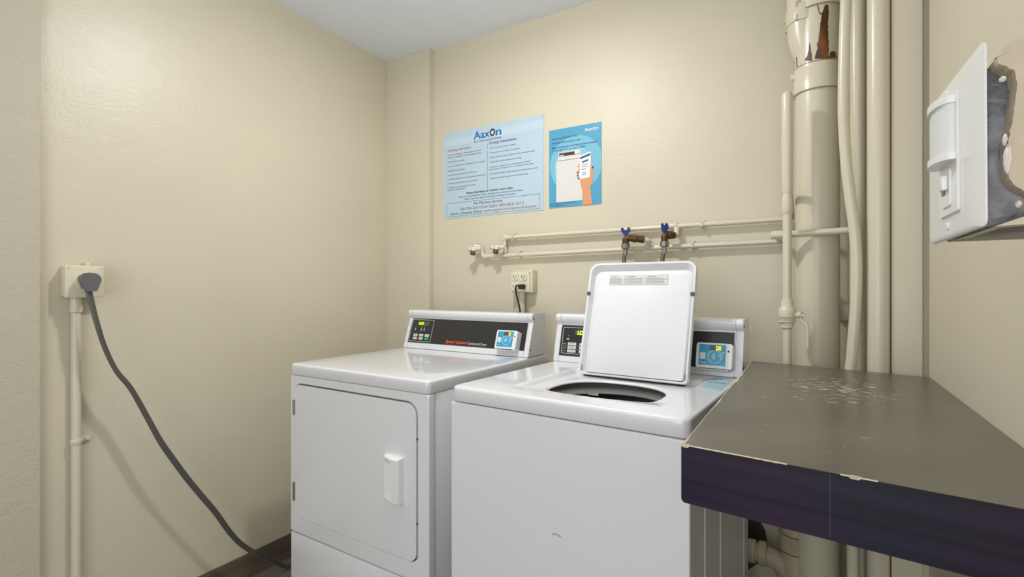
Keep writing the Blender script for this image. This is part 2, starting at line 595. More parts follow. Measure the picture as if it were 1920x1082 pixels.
def card_reader(root, fm, x0, x1, y0, y1, digits, dep=0.036):
    m = 'plastic'
    r = obj('card_reader', prism(BM(), rrect(x0, x1, y0, y1, 0.007, 5), 0.0, dep, bev=0.003), m, root, fm)
    w_, h = x1 - x0, y1 - y0
    I = Matrix.Identity(4)

    def pt(name, bm, mm, lab=None):
        o = obj(name, bm, mm, r, smooth=False)
        if lab: o['label'] = lab
        return o
    fx0, fx1, fy0, fy1 = x0 + w_ * .08, x1 - w_ * .17, y0 + h * .12, y1 - h * .06
    pt('blue_face', plate(BM(), fx0, fx1, fy0, fy1, dep, dep + .0006), 'reader_blue', 'bright blue reader face')
    fw, fh = fx1 - fx0, fy1 - fy0
    b = prism(BM(), disc(fx0 + fw * .60, fy0 + fh * .42, fw * .30, fh * .34), dep + .0006, dep + .0009)
    pt('ring_print', b, 'reader_light')
    b = prism(BM(), disc(fx0 + fw * .60, fy0 + fh * .42, fw * .22, fh * .26), dep + .0009, dep + .0012)
    pt('inner_ring_print', b, 'reader_blue')
    # contactless waves
    b = BM()
    for k in range(4):
        rr = fh * (.06 + .055 * k)
        pts = []
        cx, cy = fx0 + fw * .46, fy0 + fh * .42
        for s in range(9):
            a = R(-48 + 96 * s / 8)
            pts.append((cx + rr * math.cos(a) * .8, cy + rr * math.sin(a), dep + .0014))
        tube(b, pts, fh * .014, 6)
    # a hand holding a card
    cx, cy = fx0 + fw * .72, fy0 + fh * .42
    tube(b, [(cx, cy - .004, dep + .0014), (cx + .006, cy + .001, dep + .0014), (cx + .012, cy - .008, dep + .0014)], fh * .012, 6)
    tube(b, [(cx - .002, cy + .004, dep + .0014), (cx + .011, cy + .006, dep + .0014)], fh * .012, 6)
    pt('wave_symbol', b, 'white_print')
    pt('white_label', plate(BM(), fx0 + fw * .04, fx0 + fw * .25, fy0 + fh * .28, fy0 + fh * .60, dep + .0006, dep + .001), 'button')
    b = BM()
    add_text(b, 'Aaxon', fx0 + fw * .04, fy0 + fh * .08, width=fw * .24, height=fh * .09, z=dep + .0008)
    pt('reader_lettering', b, 'white_print')
    pt('display_window', plate(BM(), fx0 + fw * .38, fx0 + fw * .84, fy0 + fh * .72, fy0 + fh * .95, dep + .0006, dep + .001), 'display_dim')
    b = BM()
    for i, ch in enumerate(digits):
        seg7(b, ch, fx0 + fw * (.63 + .105 * i), fy0 + fh * .74, fw * .085, fh * .19, dep + .001)
    pt('lit_digits', b, 'digit_y', 'yellow lit display digits')
    b = BM()
    lathe(b, (fx0 + fw * .91, fy0 + fh * .64, dep), [(fh * .035, 0), (fh * .035, .0012)], 'z', 12)
    pt('indicator_light', b, 'white_print')
    b = BM()
    lathe(b, (x1 - w_ * .10, y0 + h * .70, dep - .002), [(h * .035, 0), (h * .035, .003)], 'z', 10)
    pt('lock_hole', b, 'black')
    # lower bracket under the reader
    b = BM()
    box(b, x0 + w_ * .08, x1 - w_ * .10, y0 - h * .05, y0 - h * .005, 0.004, dep * .9, .001)
    pt('bracket', b, 'plastic')
    b = BM()
    box(b, x0 + w_ * .12, x1 - w_ * .14, y0 - h * .006, y0 + h * .012, dep * .9, dep + 0.0008)
    pt('card_slot', b, 'gap')
    return r


def keypad(root, fm, x0, x1, y0, y1, kind):
    g = obj('control_window', plate(BM(), x0, x1, y0, y1, 0.0012, 0.0018, .003), 'panel', root, fm, smooth=False)
    b = ring_prism(BM(), rrect(x0, x1, y0, y1, .004, 3), rrect(x0 + .0016, x1 - .0016, y0 + .0016, y1 - .0016, .003, 3), .0018, .0022)
    obj('border_line', b, 'line', g, smooth=False)
    w_, h = x1 - x0, y1 - y0
    z = .0018
    if kind == 'dryer':
        obj('display_window', plate(BM(), x0 + w_ * .26, x0 + w_ * .78, y1 - h * .26, y1 - h * .09, z, z + .0004), 'display_dim', g, smooth=False)
        obj('lit_window', plate(BM(), x0 + w_ * .26, x0 + w_ * .56, y1 - h * .26, y1 - h * .09, z + .0004, z + .0006), 'digit_bg', g, smooth=False)
        b = BM()
        for i, ch in enumerate('100'):
            seg7(b, ch, x0 + w_ * (.27 + .095 * i), y1 - h * .235, w_ * .075, h * .12, z + .0007)
        box(b, x0 + w_ * .350, x0 + w_ * .362, y1 - h * .235, y1 - h * .215, z + .0007, z + .0011)
        obj('lit_digits', b, 'digit', g, smooth=False)
        b = BM()
        for fx in (.2, .48, .62):
            box(b, x0 + w_ * (fx - .01), x0 + w_ * (fx + .01), y0 + h * .66, y0 + h * .68, z, z + .0004)
            box(b, x0 + w_ * (fx - .035), x0 + w_ * (fx + .035), y0 + h * .54, y0 + h * .56, z, z + .0004)
            box(b, x0 + w_ * (fx - .03), x0 + w_ * (fx + .03), y0 + h * .50, y0 + h * .52, z, z + .0004)
            box(b, x0 + w_ * (fx - .015), x0 + w_ * (fx + .015), y0 + h * .57, y0 + h * .61, z, z + .0004)
        obj('symbol_print', b, 'line', g, smooth=False)
        for r_ in range(2):
            for c_ in range(3):
                gx, gy = x0 + w_ * (.17 + .27 * c_), y0 + h * (.23 - .145 * r_)
                last = (r_ == 1 and c_ == 2)
                k = obj('button', plate(BM(), gx, gx + w_ * .19, gy, gy + h * .11, z, z + .0012, .0015), 'green' if last else 'button', g, smooth=False)
                if last:
                    k['label'] = 'green start button'
                else:
                    obj('button_print', add_text(BM(), ('HIGH', 'MED', 'LOW', 'DEL', 'NO HT')[r_ * 3 + c_], gx + w_ * .095, gy + h * .035, width=w_ * .12, height=h * .04, align='CENTER', z=z + .0012), 'ink', k, smooth=False)
    else:
        obj('display_window', plate(BM(), x0 + w_ * .30, x0 + w_ * .80, y1 - h * .28, y1 - h * .10, z, z + .0004), 'display_dim', g, smooth=False)
        b = BM()
        for i, ch in enumerate('100'):
            seg7(b, ch, x0 + w_ * (.29 + .115 * i), y1 - h * .265, w_ * .085, h * .145, z + .0005)
        box(b, x0 + w_ * .383, x0 + w_ * .397, y1 - h * .265, y1 - h * .24, z + .0005, z + .0009)
        obj('lit_digits', b, 'digit', g, smooth=False)
        b = BM()
        for fx in (.14, .50, .74):
            box(b, x0 + w_ * (fx - .008), x0 + w_ * (fx + .008), y0 + h * .66, y0 + h * .69, z, z + .0004)
            box(b, x0 + w_ * (fx - .035), x0 + w_ * (fx + .035), y0 + h * .555, y0 + h * .575, z, z + .0004)
            box(b, x0 + w_ * (fx - .035), x0 + w_ * (fx + .035), y0 + h * .525, y0 + h * .545, z, z + .0004)
        for r_ in range(3):
            box(b, x0 + w_ * .03, x0 + w_ * .10, y0 + h * (.36 - .135 * r_), y0 + h * (.375 - .135 * r_), z, z + .0004)
            if r_ < 2:
                box(b, x0 + w_ * .03, x0 + w_ * .97, y0 + h * (.305 - .135 * r_), y0 + h * (.311 - .135 * r_), z, z + .0004)
        obj('symbol_print', b, 'line', g, smooth=False)
        words = (('HOT', 'WARM', 'COLD'), ('BRIGHT', 'KNITS', 'PERM'), ('RINSE', 'START', 'HELP'))
        for r_ in range(3):
            for c_ in range(3):
                gx, gy = x0 + w_ * (.15 + .28 * c_), y0 + h * (.325 - .135 * r_)
                k = obj('button', plate(BM(), gx, gx + w_ * .20, gy, gy + h * .10, z, z + .0012, .0015), 'button', g, smooth=False)
                obj('button_print', add_text(BM(), words[r_][c_], gx + w_ * .10, gy + h * .03, width=w_ * .13, height=h * .04, align='CENTER', z=z + .0012), 'ink', k, smooth=False)
    return g


def sticker(name, root, pts, z):
    b = prism(BM(), pts, z, z + .0006)
    return obj(name, b, 'sticker', root, smooth=False)


XZ = Matrix(((1, 0, 0, 0), (0, 0, 1, 0), (0, 1, 0, 0), (0, 0, 0, 1)))  # local (x,y,z)->(x, z, y)


def XZn(y):
    """polygon xy -> world x,z ; extrude z -> -y (out of the front), starting at y"""
    m = Matrix(((1, 0, 0, 0), (0, 0, -1, y), (0, 1, 0, 0), (0, 0, 0, 1)))
    return m


def deck(root, name, W, D, z0, z1, hole=None, field=None, rc=0.02, re=0.011):
    """enamel top with rounded rim; optional hole (cx,cy,rx,ry) and height field"""
    n = 168
    cx, cy = (hole[0], hole[1]) if hole else (W / 2, D / 2)

    def rr(th, inset):
        # ray to rounded rectangle
        dx, dy = math.cos(th), math.sin(th)
        lo, hi = 0.0, 3.0
        x0, x1, y0, y1 = inset, W - inset, inset, D - inset
        r = max(rc - inset, 0.004)
        for _ in range(40):
            m_ = (lo + hi) / 2
            px, py = cx + dx * m_, cy + dy * m_
            qx = max(x0 + r - px, px - (x1 - r), 0)
            qy = max(y0 + r - py, py - (y1 - r), 0)
            inside = (x0 <= px <= x1 and y0 <= py <= y1 and math.hypot(qx, qy) <= r)
            lo, hi = (m_, hi) if inside else (lo, m_)
        return cx + dx * lo, cy + dy * lo
    ths = [2 * PI * k / n for k in range(n)]
    for (qx, qy) in ((0, 0), (W, 0), (W, D), (0, D)):
        a = math.atan2(qy - cy, qx - cx) % (2 * PI)
        for d in (-.03, -.018, -.009, 0, .009, .018, .03):
            ths.append((a + d) % (2 * PI))
    ths = sorted(set(round(t, 5) for t in ths))
    n = len(ths)
    b = BM()
    rings = []
    f = field or (lambda x, y: 0.0)
    if hole:
        hx, hy = hole[2], hole[3]

        def hp(t, g):
            c, s = math.cos(t), math.sin(t)
            e = 2.5
            k = (abs(c / (hx + g)) ** e + abs(s / (hy + g)) ** e) ** (-1 / e)
            return cx + c * k, cy + s * k
        for g, dz in ((0.0, -0.007), (0.0, -0.005), (0.001, -0.003), (0.004, -0.0008), (0.008, 0.0)):
            rings.append([(*hp(t, g), z1 + f(*hp(t, g)) + dz) for t in ths])
        inner = [hp(t, .008) for t in ths]
    else:
        inner = [(cx + math.cos(t) * 0.01, cy + math.sin(t) * 0.01) for t in ths]
        rings.append([(p[0], p[1], z1) for p in inner])
    outer = [rr(t, re) for t in ths]
    K = 54 if hole else 3
    for k in range(1, K + 1):
        s = k / K
        rings.append([(a[0] * (1 - s) + c[0] * s, a[1] * (1 - s) + c[1] * s, z1 + f(a[0] * (1 - s) + c[0] * s, a[1] * (1 - s) + c[1] * s)) for a, c in zip(inner, outer)])
    for k in range(1, 6):
        a = R(90 * k / 5)
        ins = re * (1 - math.sin(a))
        rings.append([(*rr(t, ins), z1 - re * (1 - math.cos(a))) for t in ths])
    rings.append([(*rr(t, 0), z0 + .002) for t in ths])
    rings.append([(*rr(t, .002), z0) for t in ths])
    rings.append([(*rr(t, .03), z0) for t in ths])
    V = [[b.verts.new(p) for p in r_] for r_ in rings]
    for a, c in zip(V, V[1:]):
        for k in range(n):
            b.faces.new((a[k], a[(k + 1) % n], c[(k + 1) % n], c[k]))
    if not hole:
        b.faces.new(V[0])
    return obj(name, b, 'enamel', root, angle=50)


# ---- dryer
DW, DD = 0.683, 0.742
dryer = empty('clothes_dryer', (-1.673, 1.181, 0), R(-1.4),
              'white front loading commercial dryer with closed square door, left of the washer', 'dryer')
obj('cabinet', box(BM(), 0.003, DW - .003, .034, DD - .01, .03, .8735, .004), 'enamel_side', dryer)
f_up = ring_prism(BM(), rrect(0, DW, .2925, .8735, .006, 8), rrect(.0265, .637, .349, .8445, (.034, .034, .045, .034), 8), 0, .030)
fp = BM(); merge(fp, f_up, XZn(.032))
# soften the vertical corners of the wrapped front
fpo = obj('front_panel', fp, 'enamel', dryer, angle=40)
bv = fpo.modifiers.new('bevel', 'BEVEL'); bv.width = .005; bv.segments = 3; bv.limit_method = 'ANGLE'; bv.angle_limit = R(50)
lp = obj('lower_panel', box(BM(), 0, DW, .002, .032, .05, .2885, .006, 3), 'enamel', dryer)
obj('toe_kick', box(BM(), .01, DW - .01, .045, .06, 0.0, .05), 'gap', dryer)
for fx in (.05, DW - .05):
    for fy in (.1, DD - .1):
        obj('foot', lathe(BM(), (fx, fy, 0), [(.02, 0), (.02, .012), (.008, .014), (.008, .035)], 'z', 16), 'black', dryer)
deck(dryer, 'top_panel', DW, DD + .022, .8755, .9165, re=.0085, rc=.016)
d_back = obj('door_recess', box(BM(), .02, .645, .0325, .0335, .34, .85), 'gap', dryer)
dr = BM(); prism(dr, rrect(.030, .633, .353, .8405, (.03, .03, .041, .03), 8), 0, .028, bev=.004)
drb = BM(); merge(drb, dr, XZn(.028))
door = obj('door', drb, 'enamel', dryer, angle=40)
# handle as a height field: a plate with a scooped pocket at its left
hb = BM()
hx0, hx1, hz0, hz1 = .5035, .5815, .522, .668
NX, NZ = 56, 90
grid = []
for j in range(NZ + 1):
    row = []
    for i in range(NX + 1):
        u, v = i / NX, j / NZ
        x = hx0 + (hx1 - hx0) * u
        z = hz0 + (hz1 - hz0) * v
        e = min(u * .078, (1 - u) * .078, v * .146, (1 - v) * .146)
        edge = min(1, e / .006)
        h = .001 + .023 * math.sqrt(max(0, 1 - (1 - edge) ** 2)) * (0.45 + .55 * min(1, u * 2.0))
        # pocket
        pu = (u - .06) / .50
        pv = (v - .07) / .84
        if 0 < pu < 1 and 0 < pv < 1:
            ev = min(pv, 1 - pv) * .84 * .146 / .012
            ev = min(1, ev)
            cut = min(1, pu * 1.25) ** .8
            if pu > .93:
                cut *= (1 - pu) / .07
            h -= (h - .002) * cut * (ev * ev * (3 - 2 * ev))
        row.append(hb.verts.new((x, -h, z)))
    grid.append(row)
for j in range(NZ):
    for i in range(NX):
        hb.faces.new((grid[j][i], grid[j][i + 1], grid[j + 1][i + 1], grid[j + 1][i]))
ext = bmesh.ops.extrude_edge_only(hb, edges=[e for e in hb.edges if e.is_boundary])
for v in ext['geom']:
    if isinstance(v, bmesh.types.BMVert):
        v.co.y = .002
obj('handle', hb, 'plastic', door, angle=60)
for (za, zb_) in ((.727, .782), (.410, .476)):
    hg = BM()
    box(hg, .0175, .0285, -.0018, .004, za, zb_, .0008)
    lathe(hg, (.0275, -.002, za), [(.0028, 0), (.0028, zb_ - za)], 'z', 10)
    obj('hinge', hg, 'steel', dryer)
for z in (.73, .47):
    obj('door_catch', box(BM(), .6335, .6365, .003, .010, z, z + .006), 'black', dryer)
cs, fm, sl = console(dryer, DW, .590, .636, .918, .738, 1.093)
obj('black_panel', plate(BM(), .020, .660, .026, sl - .004, 0, .0012), 'panel', dryer, fm, smooth=False)['label'] = 'black control panel'
keypad(dryer, fm, .026, .158, .032, sl - .010, 'dryer')
t1 = obj('brand_lettering', add_text(BM(), 'Speed Queen', .248, .0355, width=.118, height=.0135, bold=.018, shear=.25, z=.0014), 'orange', dryer, fm, smooth=False)
t2 = obj('type_lettering', add_text(BM(), 'Commercial Dryer', .372, .0345, width=.102, height=.0115, z=.0014), 'white_print', dryer, fm, smooth=False)
card_reader(dryer, fm, .538, .638, .021, .099, '18')
sticker('blue_sticker', dryer, [(.640, .395), (.600, .560), (.655, .560), (.675, .395)], .9165)

# ---- washer
WW, WD = 0.652, 0.70
washer = empty('washing_machine', (-.867, 1.115, 0), R(-3.55),
               'white top loading commercial washer with raised lid, right of the dryer', 'washing machine')
wb = BM()
box(wb, .004, .009, .03, WD, .03, .8795)
box(wb, WW - .009, WW - .004, .03, WD, .03, .8795)
box(wb, .009, WW - .009, WD - .005, WD, .03, .8795)
box(wb, .009, WW - .009, .03, WD - .005, .03, .035)
cab = obj('cabinet', wb, 'enamel_side', washer)
# pressed ribs on the side
for sx in (0.004, WW - .004):
    rb = BM()
    for yy in (.14, .30, .625):
        tube(rb, [(sx, yy, .06), (sx, yy, .86)], .0022, 8)
    obj('pressed_rib', rb, 'enamel_side', cab)
fpb = BM(); prism(fpb, rrect(0, WW, .05, .8795, .004, 4), 0, .030, bev=.0)
fp2 = BM(); merge(fp2, fpb, XZn(.031))
o = obj('front_panel', fp2, 'enamel', washer, angle=40)
bv = o.modifiers.new('bevel', 'BEVEL'); bv.width = .009; bv.segments = 4; bv.limit_method = 'ANGLE'; bv.angle_limit = R(50)
sc_ = BM(); tube(sc_, catmull([(.325, 0.0, .597), (.333, 0.0, .601), (.342, 0.0, .600), (.350, 0.0, .598)], 4), .0006, 6)
obj('scratch', sc_, 'seam', o)
obj('toe_kick', box(BM(), .01, WW - .01, .045, .06, 0, .05), 'gap', washer)
for fx in (.05, WW - .05):
    for fy in (.1, WD - .08):
        obj('foot', lathe(BM(), (fx, fy, 0), [(.02, 0), (.02, .012), (.008, .014), (.008, .035)], 'z', 16), 'black', washer)


def sm(a, b_, x):
    t = max(0, min(1, (x - a) / (b_ - a)))
    return t * t * (3 - 2 * t)


def wfield(x, y):
    side = sm(.146, .160, x) * (1 - sm(.556, .570, x))
    ramp = sm(.06, .20, y) * (1 - sm(.462, .475, y))
    return -.016 * side * ramp


HC = (.355, .246)
deck(washer, 'top_panel', WW, WD, .8825, .9245, hole=(HC[0], HC[1], .158, .148), field=wfield, re=.010, rc=.022)
tb = BM()
lathe(tb, (HC[0], HC[1] + .01, 0), [(.163, .9015), (.190, .899), (.204, .890), (.204, .862)], 'z', 64, cap=False)
obj('splash_wall', tb, 'basket', washer)
tb = BM()
lathe(tb, (HC[0], HC[1] + .01, 0), [(.205, .876), (.192, .875), (.184, .872), (.180, .867), (.180, .862), (.186, .858), (.205, .857)], 'z', 64, cap=False)
ro = obj('tub_ring', tb, 'ring', washer)
obj('ring_mark', box(BM(), HC[0] - .120, HC[0] - .085, HC[1] + .138, HC[1] + .142, .859, .868), 'ring', ro)
tb = BM()
lathe(tb, (HC[0], HC[1] + .01, 0), [(.200, .836), (.206, .80), (.206, .50), (.19, .48), (.02, .475)], 'z', 64, cap=True)
obj('wash_basket', tb, 'basket', washer)
tb = BM()
lathe(tb, (HC[0], HC[1] + .01, 0), [(.12, .478), (.09, .50), (.05, .53), (.04, .70), (.033, .74), (.01, .75)], 'z', 32)
obj('agitator', tb, 'plastic', washer)

# lid, hinged along its back edge and standing up
LW, LH, LT = .352, .379, .026
LX = .183
lean = R(74)
lidm = frame((LX, .432, .9125), (1, 0, 0), (0, math.cos(lean), math.sin(lean)))   # x right, y up the lid, z towards viewer
lid = obj('lid', BM(), 'enamel', washer, lidm)


def lid_outline(ins, taper=.007):
    pts = rrect(ins, LW - ins, ins, LH - ins, (max(.014 - ins * .3, .004), max(.014 - ins * .3, .004), max(.032 - ins, .010), max(.032 - ins, .010)), 8)
    return [(p[0] + (p[0] - LW / 2) * taper * 2 * (p[1] / LH), p[1]) for p in pts]


def lid_inner(ins_l, ins_r, ins_t, ins_b):
    pts = rrect(ins_l, LW - ins_r, ins_b, LH - ins_t, (.010, .010, .028, .028), 8)
    out = []
    for p in pts:
        x, y = p
        x = x + (x - LW / 2) * .014 * (y / LH)
        out.append((x, y))
    return out


t = bmesh.new()
L0 = [t.verts.new((p[0], p[1], -.006)) for p in lid_outline(.006)]
L1 = [t.verts.new((p[0], p[1], -.003)) for p in lid_outline(.001)]
L2 = [t.verts.new((p[0], p[1], .015)) for p in lid_outline(0)]
L3 = [t.verts.new((p[0], p[1], .019)) for p in lid_outline(.002)]
L4 = [t.verts.new((p[0], p[1], .019)) for p in lid_inner(.009, .007, .008, .006)]
L5 = [t.verts.new((p[0], p[1], .0165)) for p in lid_inner(.0105, .0085, .0095, .0065)]
L6 = [t.verts.new((p[0], p[1], .003)) for p in lid_inner(.018, .012, .024, .0075)]
n = len(L0)
t.faces.new(L0[::-1])
for a, b_ in zip((L0, L1, L2, L3, L4, L5), (L1, L2, L3, L4, L5, L6)):
    for k in range(n):
        t.faces.new((a[k], a[(k + 1) % n], b_[(k + 1) % n], b_[k]))
t.faces.new(L6)
me = bpy.data.meshes.new('lid')
bmesh.ops.recalc_face_normals(t, faces=t.faces)
t.to_mesh(me); t.free(); me.shade_smooth(); me.set_sharp_from_angle(angle=R(35))
lid.data = me
me.materials.append(M['enamel'])
# inner liner panel, slightly raised towards the foot so it meets the rim there
t = bmesh.new()
po = lid_inner(.020, .012, .028, .0085)
A = [t.verts.new((p[0], p[1], .0035)) for p in po]
pi_ = lid_inner(.030, .016, .038, .0095)
B = [t.verts.new((p[0], p[1], .0078 + .007 * (1 - p[1] / LH))) for p in pi_]
n = len(A)
for k in range(n):
    t.faces.new((A[k], A[(k + 1) % n], B[(k + 1) % n], B[k]))
t.faces.new(B)
obj('lid_liner', t, 'enamel', lid, angle=60)
for bx in (.0075, LW - .0065):
    b = BM()
    xx = bx + (bx - LW / 2) * .014 * .70
    lathe(b, (xx, LH * .715, .0185), [(.0068, 0), (.0068, .003), (.005, .0045)], 'z', 20)
    obj('bumper', b, 'rubber_grey', lid)
# warning label
lb = obj('warning_label', plate(BM(), .071, .266, LH * .80, LH * .80 + .0345, .0098, .0103), 'button', lid, smooth=False)
for k, head in enumerate(('WARNING', 'AVERTISSEMENT', 'ADVERTENCIA')):
    x0 = .071 + (.0, .053, .125)[k] + .002
    x1 = .071 + (.053, .125, .195)[k] - .002
    b = BM()
    y1 = LH * .80 + .0345
    add_text(b, head, x0 + .003, y1 - .008, height=.0032, bold=.02, z=.0103)
    yy = y1 - .012
    random.seed(k)
    for j in range(9):
        box(b, x0, x1 - random.random() * .012, yy, yy + .0007, .0103, .0106)
        yy -= .0021 if j != 3 else .003
    ring_prism(b, rrect(x0 - .001, x1 + .001, y1 - .0335, y1 - .001, .0005, 2), rrect(x0 - .0006, x1 + .0006, y1 - .0331, y1 - .0014, .0004, 2), .0103, .0105)
    obj('label_print', b, 'print_grey', lb, smooth=False)
# hinge gap and pins
b = BM()
box(b, LX + .010, LX + LW - .014, .437, .450, .9085, .9105, .0005)
obj('hinge_seal', b, 'gap', washer)
for xx in (.012, LW - .008):
    obj('hinge_pin', tube(BM(), [(xx, .012, .018), (xx, .030, .018)], .0022, 8), 'steel', lid)

cs, fm, sl = console(washer, WW, .575, .608, .9255, .698, 1.100)
obj('black_panel', plate(BM(), .022, WW - .026, .022, sl - .006, 0, .0012), 'panel', washer, fm, smooth=False)['label'] = 'black control panel'
keypad(washer, fm, .030, .200, .030, sl - .014, 'washer')
card_reader(washer, fm, .524, .628, .018, .096, '08')
sticker('blue_sticker', washer, [(.583, .372), (.578, .548), (.632, .545), (.640, .345)], .9246)
b = BM()
add_text(b, 'TAP CARD', .585, .455, width=.045, height=.006, z=.9253)
box(b, .584, .632, .448, .450, .9253, .9256)
obj('sticker_print', b, 'ink', washer, smooth=False)

# ------------------------------------------------------------------ worktop shelf
ZS, TS = .966, .0845
corn = [at(1280, 833, Z=ZS), at(1410, 677, Z=ZS), at(1690, 703, Z=ZS), at(1745, 708.5, Z=ZS), Vector((XR, .995, ZS)), Vector((XR, .713, ZS))]
corn[2].y = 1.672
corn[3] = Vector((XR - .0005, 1.662, ZS)); corn[4].x = corn[5].x = XR - .0005
poly = [(p.x, p.y) for p in corn]
shelf = empty('worktop', (0.05, 1.2, ZS - TS), 0, 'thick dark laminate worktop with scratched grey top, fixed to the right wall', 'worktop')
Mi = Matrix.Translation((-0.05, -1.2, -(ZS - TS)))


def shp(name, bm, m, smooth=False):
    o = obj(name, bm, m, shelf, smooth=smooth)
    o.matrix_local = Mi
    return o


core = prism(BM(), [(p[0], p[1]) for p in poly], ZS - TS + .0005, ZS - .0012)
shp('core', core, 'shelf_edge')
shp('scratched_top', prism(BM(), poly, ZS - .0012, ZS), 'shelf_top')['label'] = 'scratched taupe laminate top'
# front edge band, rounded at its outer end
fdir = Vector((poly[5][0] - poly[0][0], poly[5][1] - poly[0][1], 0))
L_ = fdir.length
fm_ = frame((poly[0][0], poly[0][1], 0), fdir, (0, 0, 1))
b = prism(BM(), rrect(-.0015, L_, ZS - TS, ZS - .0008, (.006, .0005, .0005, .003), 5), 0, .0018)
o = obj('edge_band', b, 'shelf_edge', shelf, Mi @ fm_, smooth=False)
# seam in the edge band
obj('band_seam', box(BM(), L_ * .43, L_ * .43 + .0012, ZS - TS + .002, ZS - .002, .0018, .0021), 'band_line', o, smooth=False)
# chipped tan edge along the left side and the front lip
b = BM()
random.seed(11)
p0, p1 = Vector(corn[0]), Vector(corn[1])
NN = 120
prev = None
for i in range(NN + 1):
    t = i / NN
    p = p0.lerp(p1, t)
    amp = .0008 + (.3 + .7 * min(1, max(0, (t - .2) * 3))) * (.009 * max(0, noise.noise(Vector((t * 13, 1.7, 0))) + .2) + .005 * abs(noise.noise(Vector((t * 60, 4, 0)))))
    if t > .93: amp *= .3
    if t < .03: amp = .003
    q = p + Vector((amp, 0, 0))
    a_ = b.verts.new((p.x - .0004, p.y, ZS + .0004)); c_ = b.verts.new((q.x, q.y, ZS + .0004)); e_ = b.verts.new((p.x - .0004, p.y, ZS - .004 - amp * .6))
    if prev:
        b.faces.new((prev[0], prev[1], c_, a_)); b.faces.new((prev[0], a_, e_, prev[2]))
    prev = (a_, c_, e_)
prev = None
NN = 160
q1 = Vector(corn[5])
for i in range(NN + 1):
    t = i / NN
    p = p0.lerp(q1, t)
    nrm = Vector((fdir.y, -fdir.x, 0)).normalized()
    amp = .0001 + .0007 * abs(noise.noise(Vector((t * 40, 9, 0))))
    if abs(t - .49) < .012: amp = .0032
    if t < .02: amp = .004
    hid = -.004 if (t > .30 and abs(t - .49) > .014 and noise.noise(Vector((t * 9, 2, 5))) < .12) else 0.0
    p = p + Vector((0, 0, hid)) - nrm * (.004 if hid else 0)
    a_ = b.verts.new(p + nrm * .0021 + Vector((0, 0, .0003 - .0008)))
    c_ = b.verts.new(p - nrm * amp + Vector((0, 0, .0004)))
    e_ = b.verts.new(p + nrm * .0021 + Vector((0, 0, -.0007 - amp * .7)))
    if prev:
        b.faces.new((prev[0], prev[1], c_, a_)); b.faces.new((prev[0], a_, e_, prev[2]))
    prev = (a_, c_, e_)
shp('chipped_edge', b, 'tan')['label'] = 'tan chipped laminate edge'

# ------------------------------------------------------------------ posters


def poster_frame(x0, x1, z0, z1, y):
    m = Matrix(((1, 0, 0, x0), (0, 0, -1, y), (0, 1, 0, z0), (0, 0, 0, 1)))
    return m, x1 - x0, z1 - z0


M['sheet'] = mat('pale_blue_sheet', (180, 202, 216), 0.25)
M['sheet_stripe'] = mat('paler_stripe', (188, 208, 219), 0.25)
M['logo_blue'] = mat('logo_blue', (0, 104, 170), 0.4)
M['brown_ink'] = mat('red_brown_ink', (168, 84, 48), 0.5)
M['navy'] = mat('navy_ink', (32, 58, 122), 0.5)
M['poster_blue'] = mat('poster_blue', (84, 158, 190), 0.25)
M['poster_c1'] = mat('poster_circle', (120, 182, 206), 0.25)
M['poster_c2'] = mat('poster_inner_circle', (138, 194, 214), 0.25)
M['draw_white'] = mat('drawn_washer_white', (214, 212, 208), 0.4)
M['draw_dark'] = mat('drawn_panel_dark', (58, 46, 46), 0.4)
M['skin'] = mat('drawn_hand', (214, 150, 104), 0.4)
M['nail'] = mat('drawn_nails', (70, 40, 40), 0.4)

YW = YB
a = at(833, 253, Y=YW); c = at(1020, 391, Y=YW); tl = at(1020, 213, Y=YW)
px0, px1 = a.x, c.x
pz0, pz1 = (at(836, 413, Y=YW).z + c.z) / 2, (a.z + tl.z) / 2
fmx, PW, PH = poster_frame(px0, px1, pz0, pz1, YW)
sign = empty('instruction_sign', (px0, YW, pz0), 0, 'wide pale blue washing and drying instructions sign on the back wall', 'sign')
sign_m = Matrix.Translation((-px0, -YW, -pz0)) @ fmx


def sg(name, bm, m, par=None):
    return obj(name, bm, m, par or sign, None if par else sign_m, smooth=False)


sheet = sg('sheet', plate(BM(), 0, PW, 0, PH, 0, .0025), 'sheet')
Z1 = .0025
X = lambda f: f * PW
Y = lambda v: (1 - v) * PH
sg('pale_stripe', prism(BM(), [(0, Y(.16)), (0, Y(.09)), (PW, Y(.05)), (PW, Y(.14))], Z1, Z1 + .0002), 'sheet_stripe')
Z2 = Z1 + .0003
b = BM()
add_text(b, 'Aax', X(.325), Y(.128), width=X(.165), height=.088 * PH, bold=.016, z=Z2)
add_text(b, 'n', X(.550), Y(.128), width=X(.055), height=.088 * PH, bold=.016, z=Z2)
sg('logo_lettering', b, 'logo_blue')
b = ring_prism(BM(), disc(X(.517), Y(.088), .0155, .0185), disc(X(.517), Y(.088), .0085, .0110), Z2, Z2 + .0006)
sg('logo_ring', b, 'ink')
b = BM(); add_text(b, 'Your Total Laundry Solution', X(.325), Y(.168), width=X(.28), height=.026 * PH, shear=.3, z=Z2)
sg('tagline_lettering', b, 'ink')
b = BM(); add_text(b, 'Washing Instructions', X(.045), Y(.222), width=X(.25), height=.030 * PH, bold=.005, z=Z2)
sg('washing_heading', b, 'brown_ink')
b = BM(); add_text(b, 'Drying Instructions', X(.487), Y(.216), width=X(.262), height=.030 * PH, bold=.01, z=Z2)
sg('drying_heading', b, 'navy')
b = BM(); box(b, X(.4635), X(.4655), Y(.72), Y(.28), Z2, Z2 + .0004); box(b, X(.4635), X(.4655), Y(.265), Y(.20), Z2, Z2 + .0004)
sg('divider_line', b, 'ink')
b = BM()
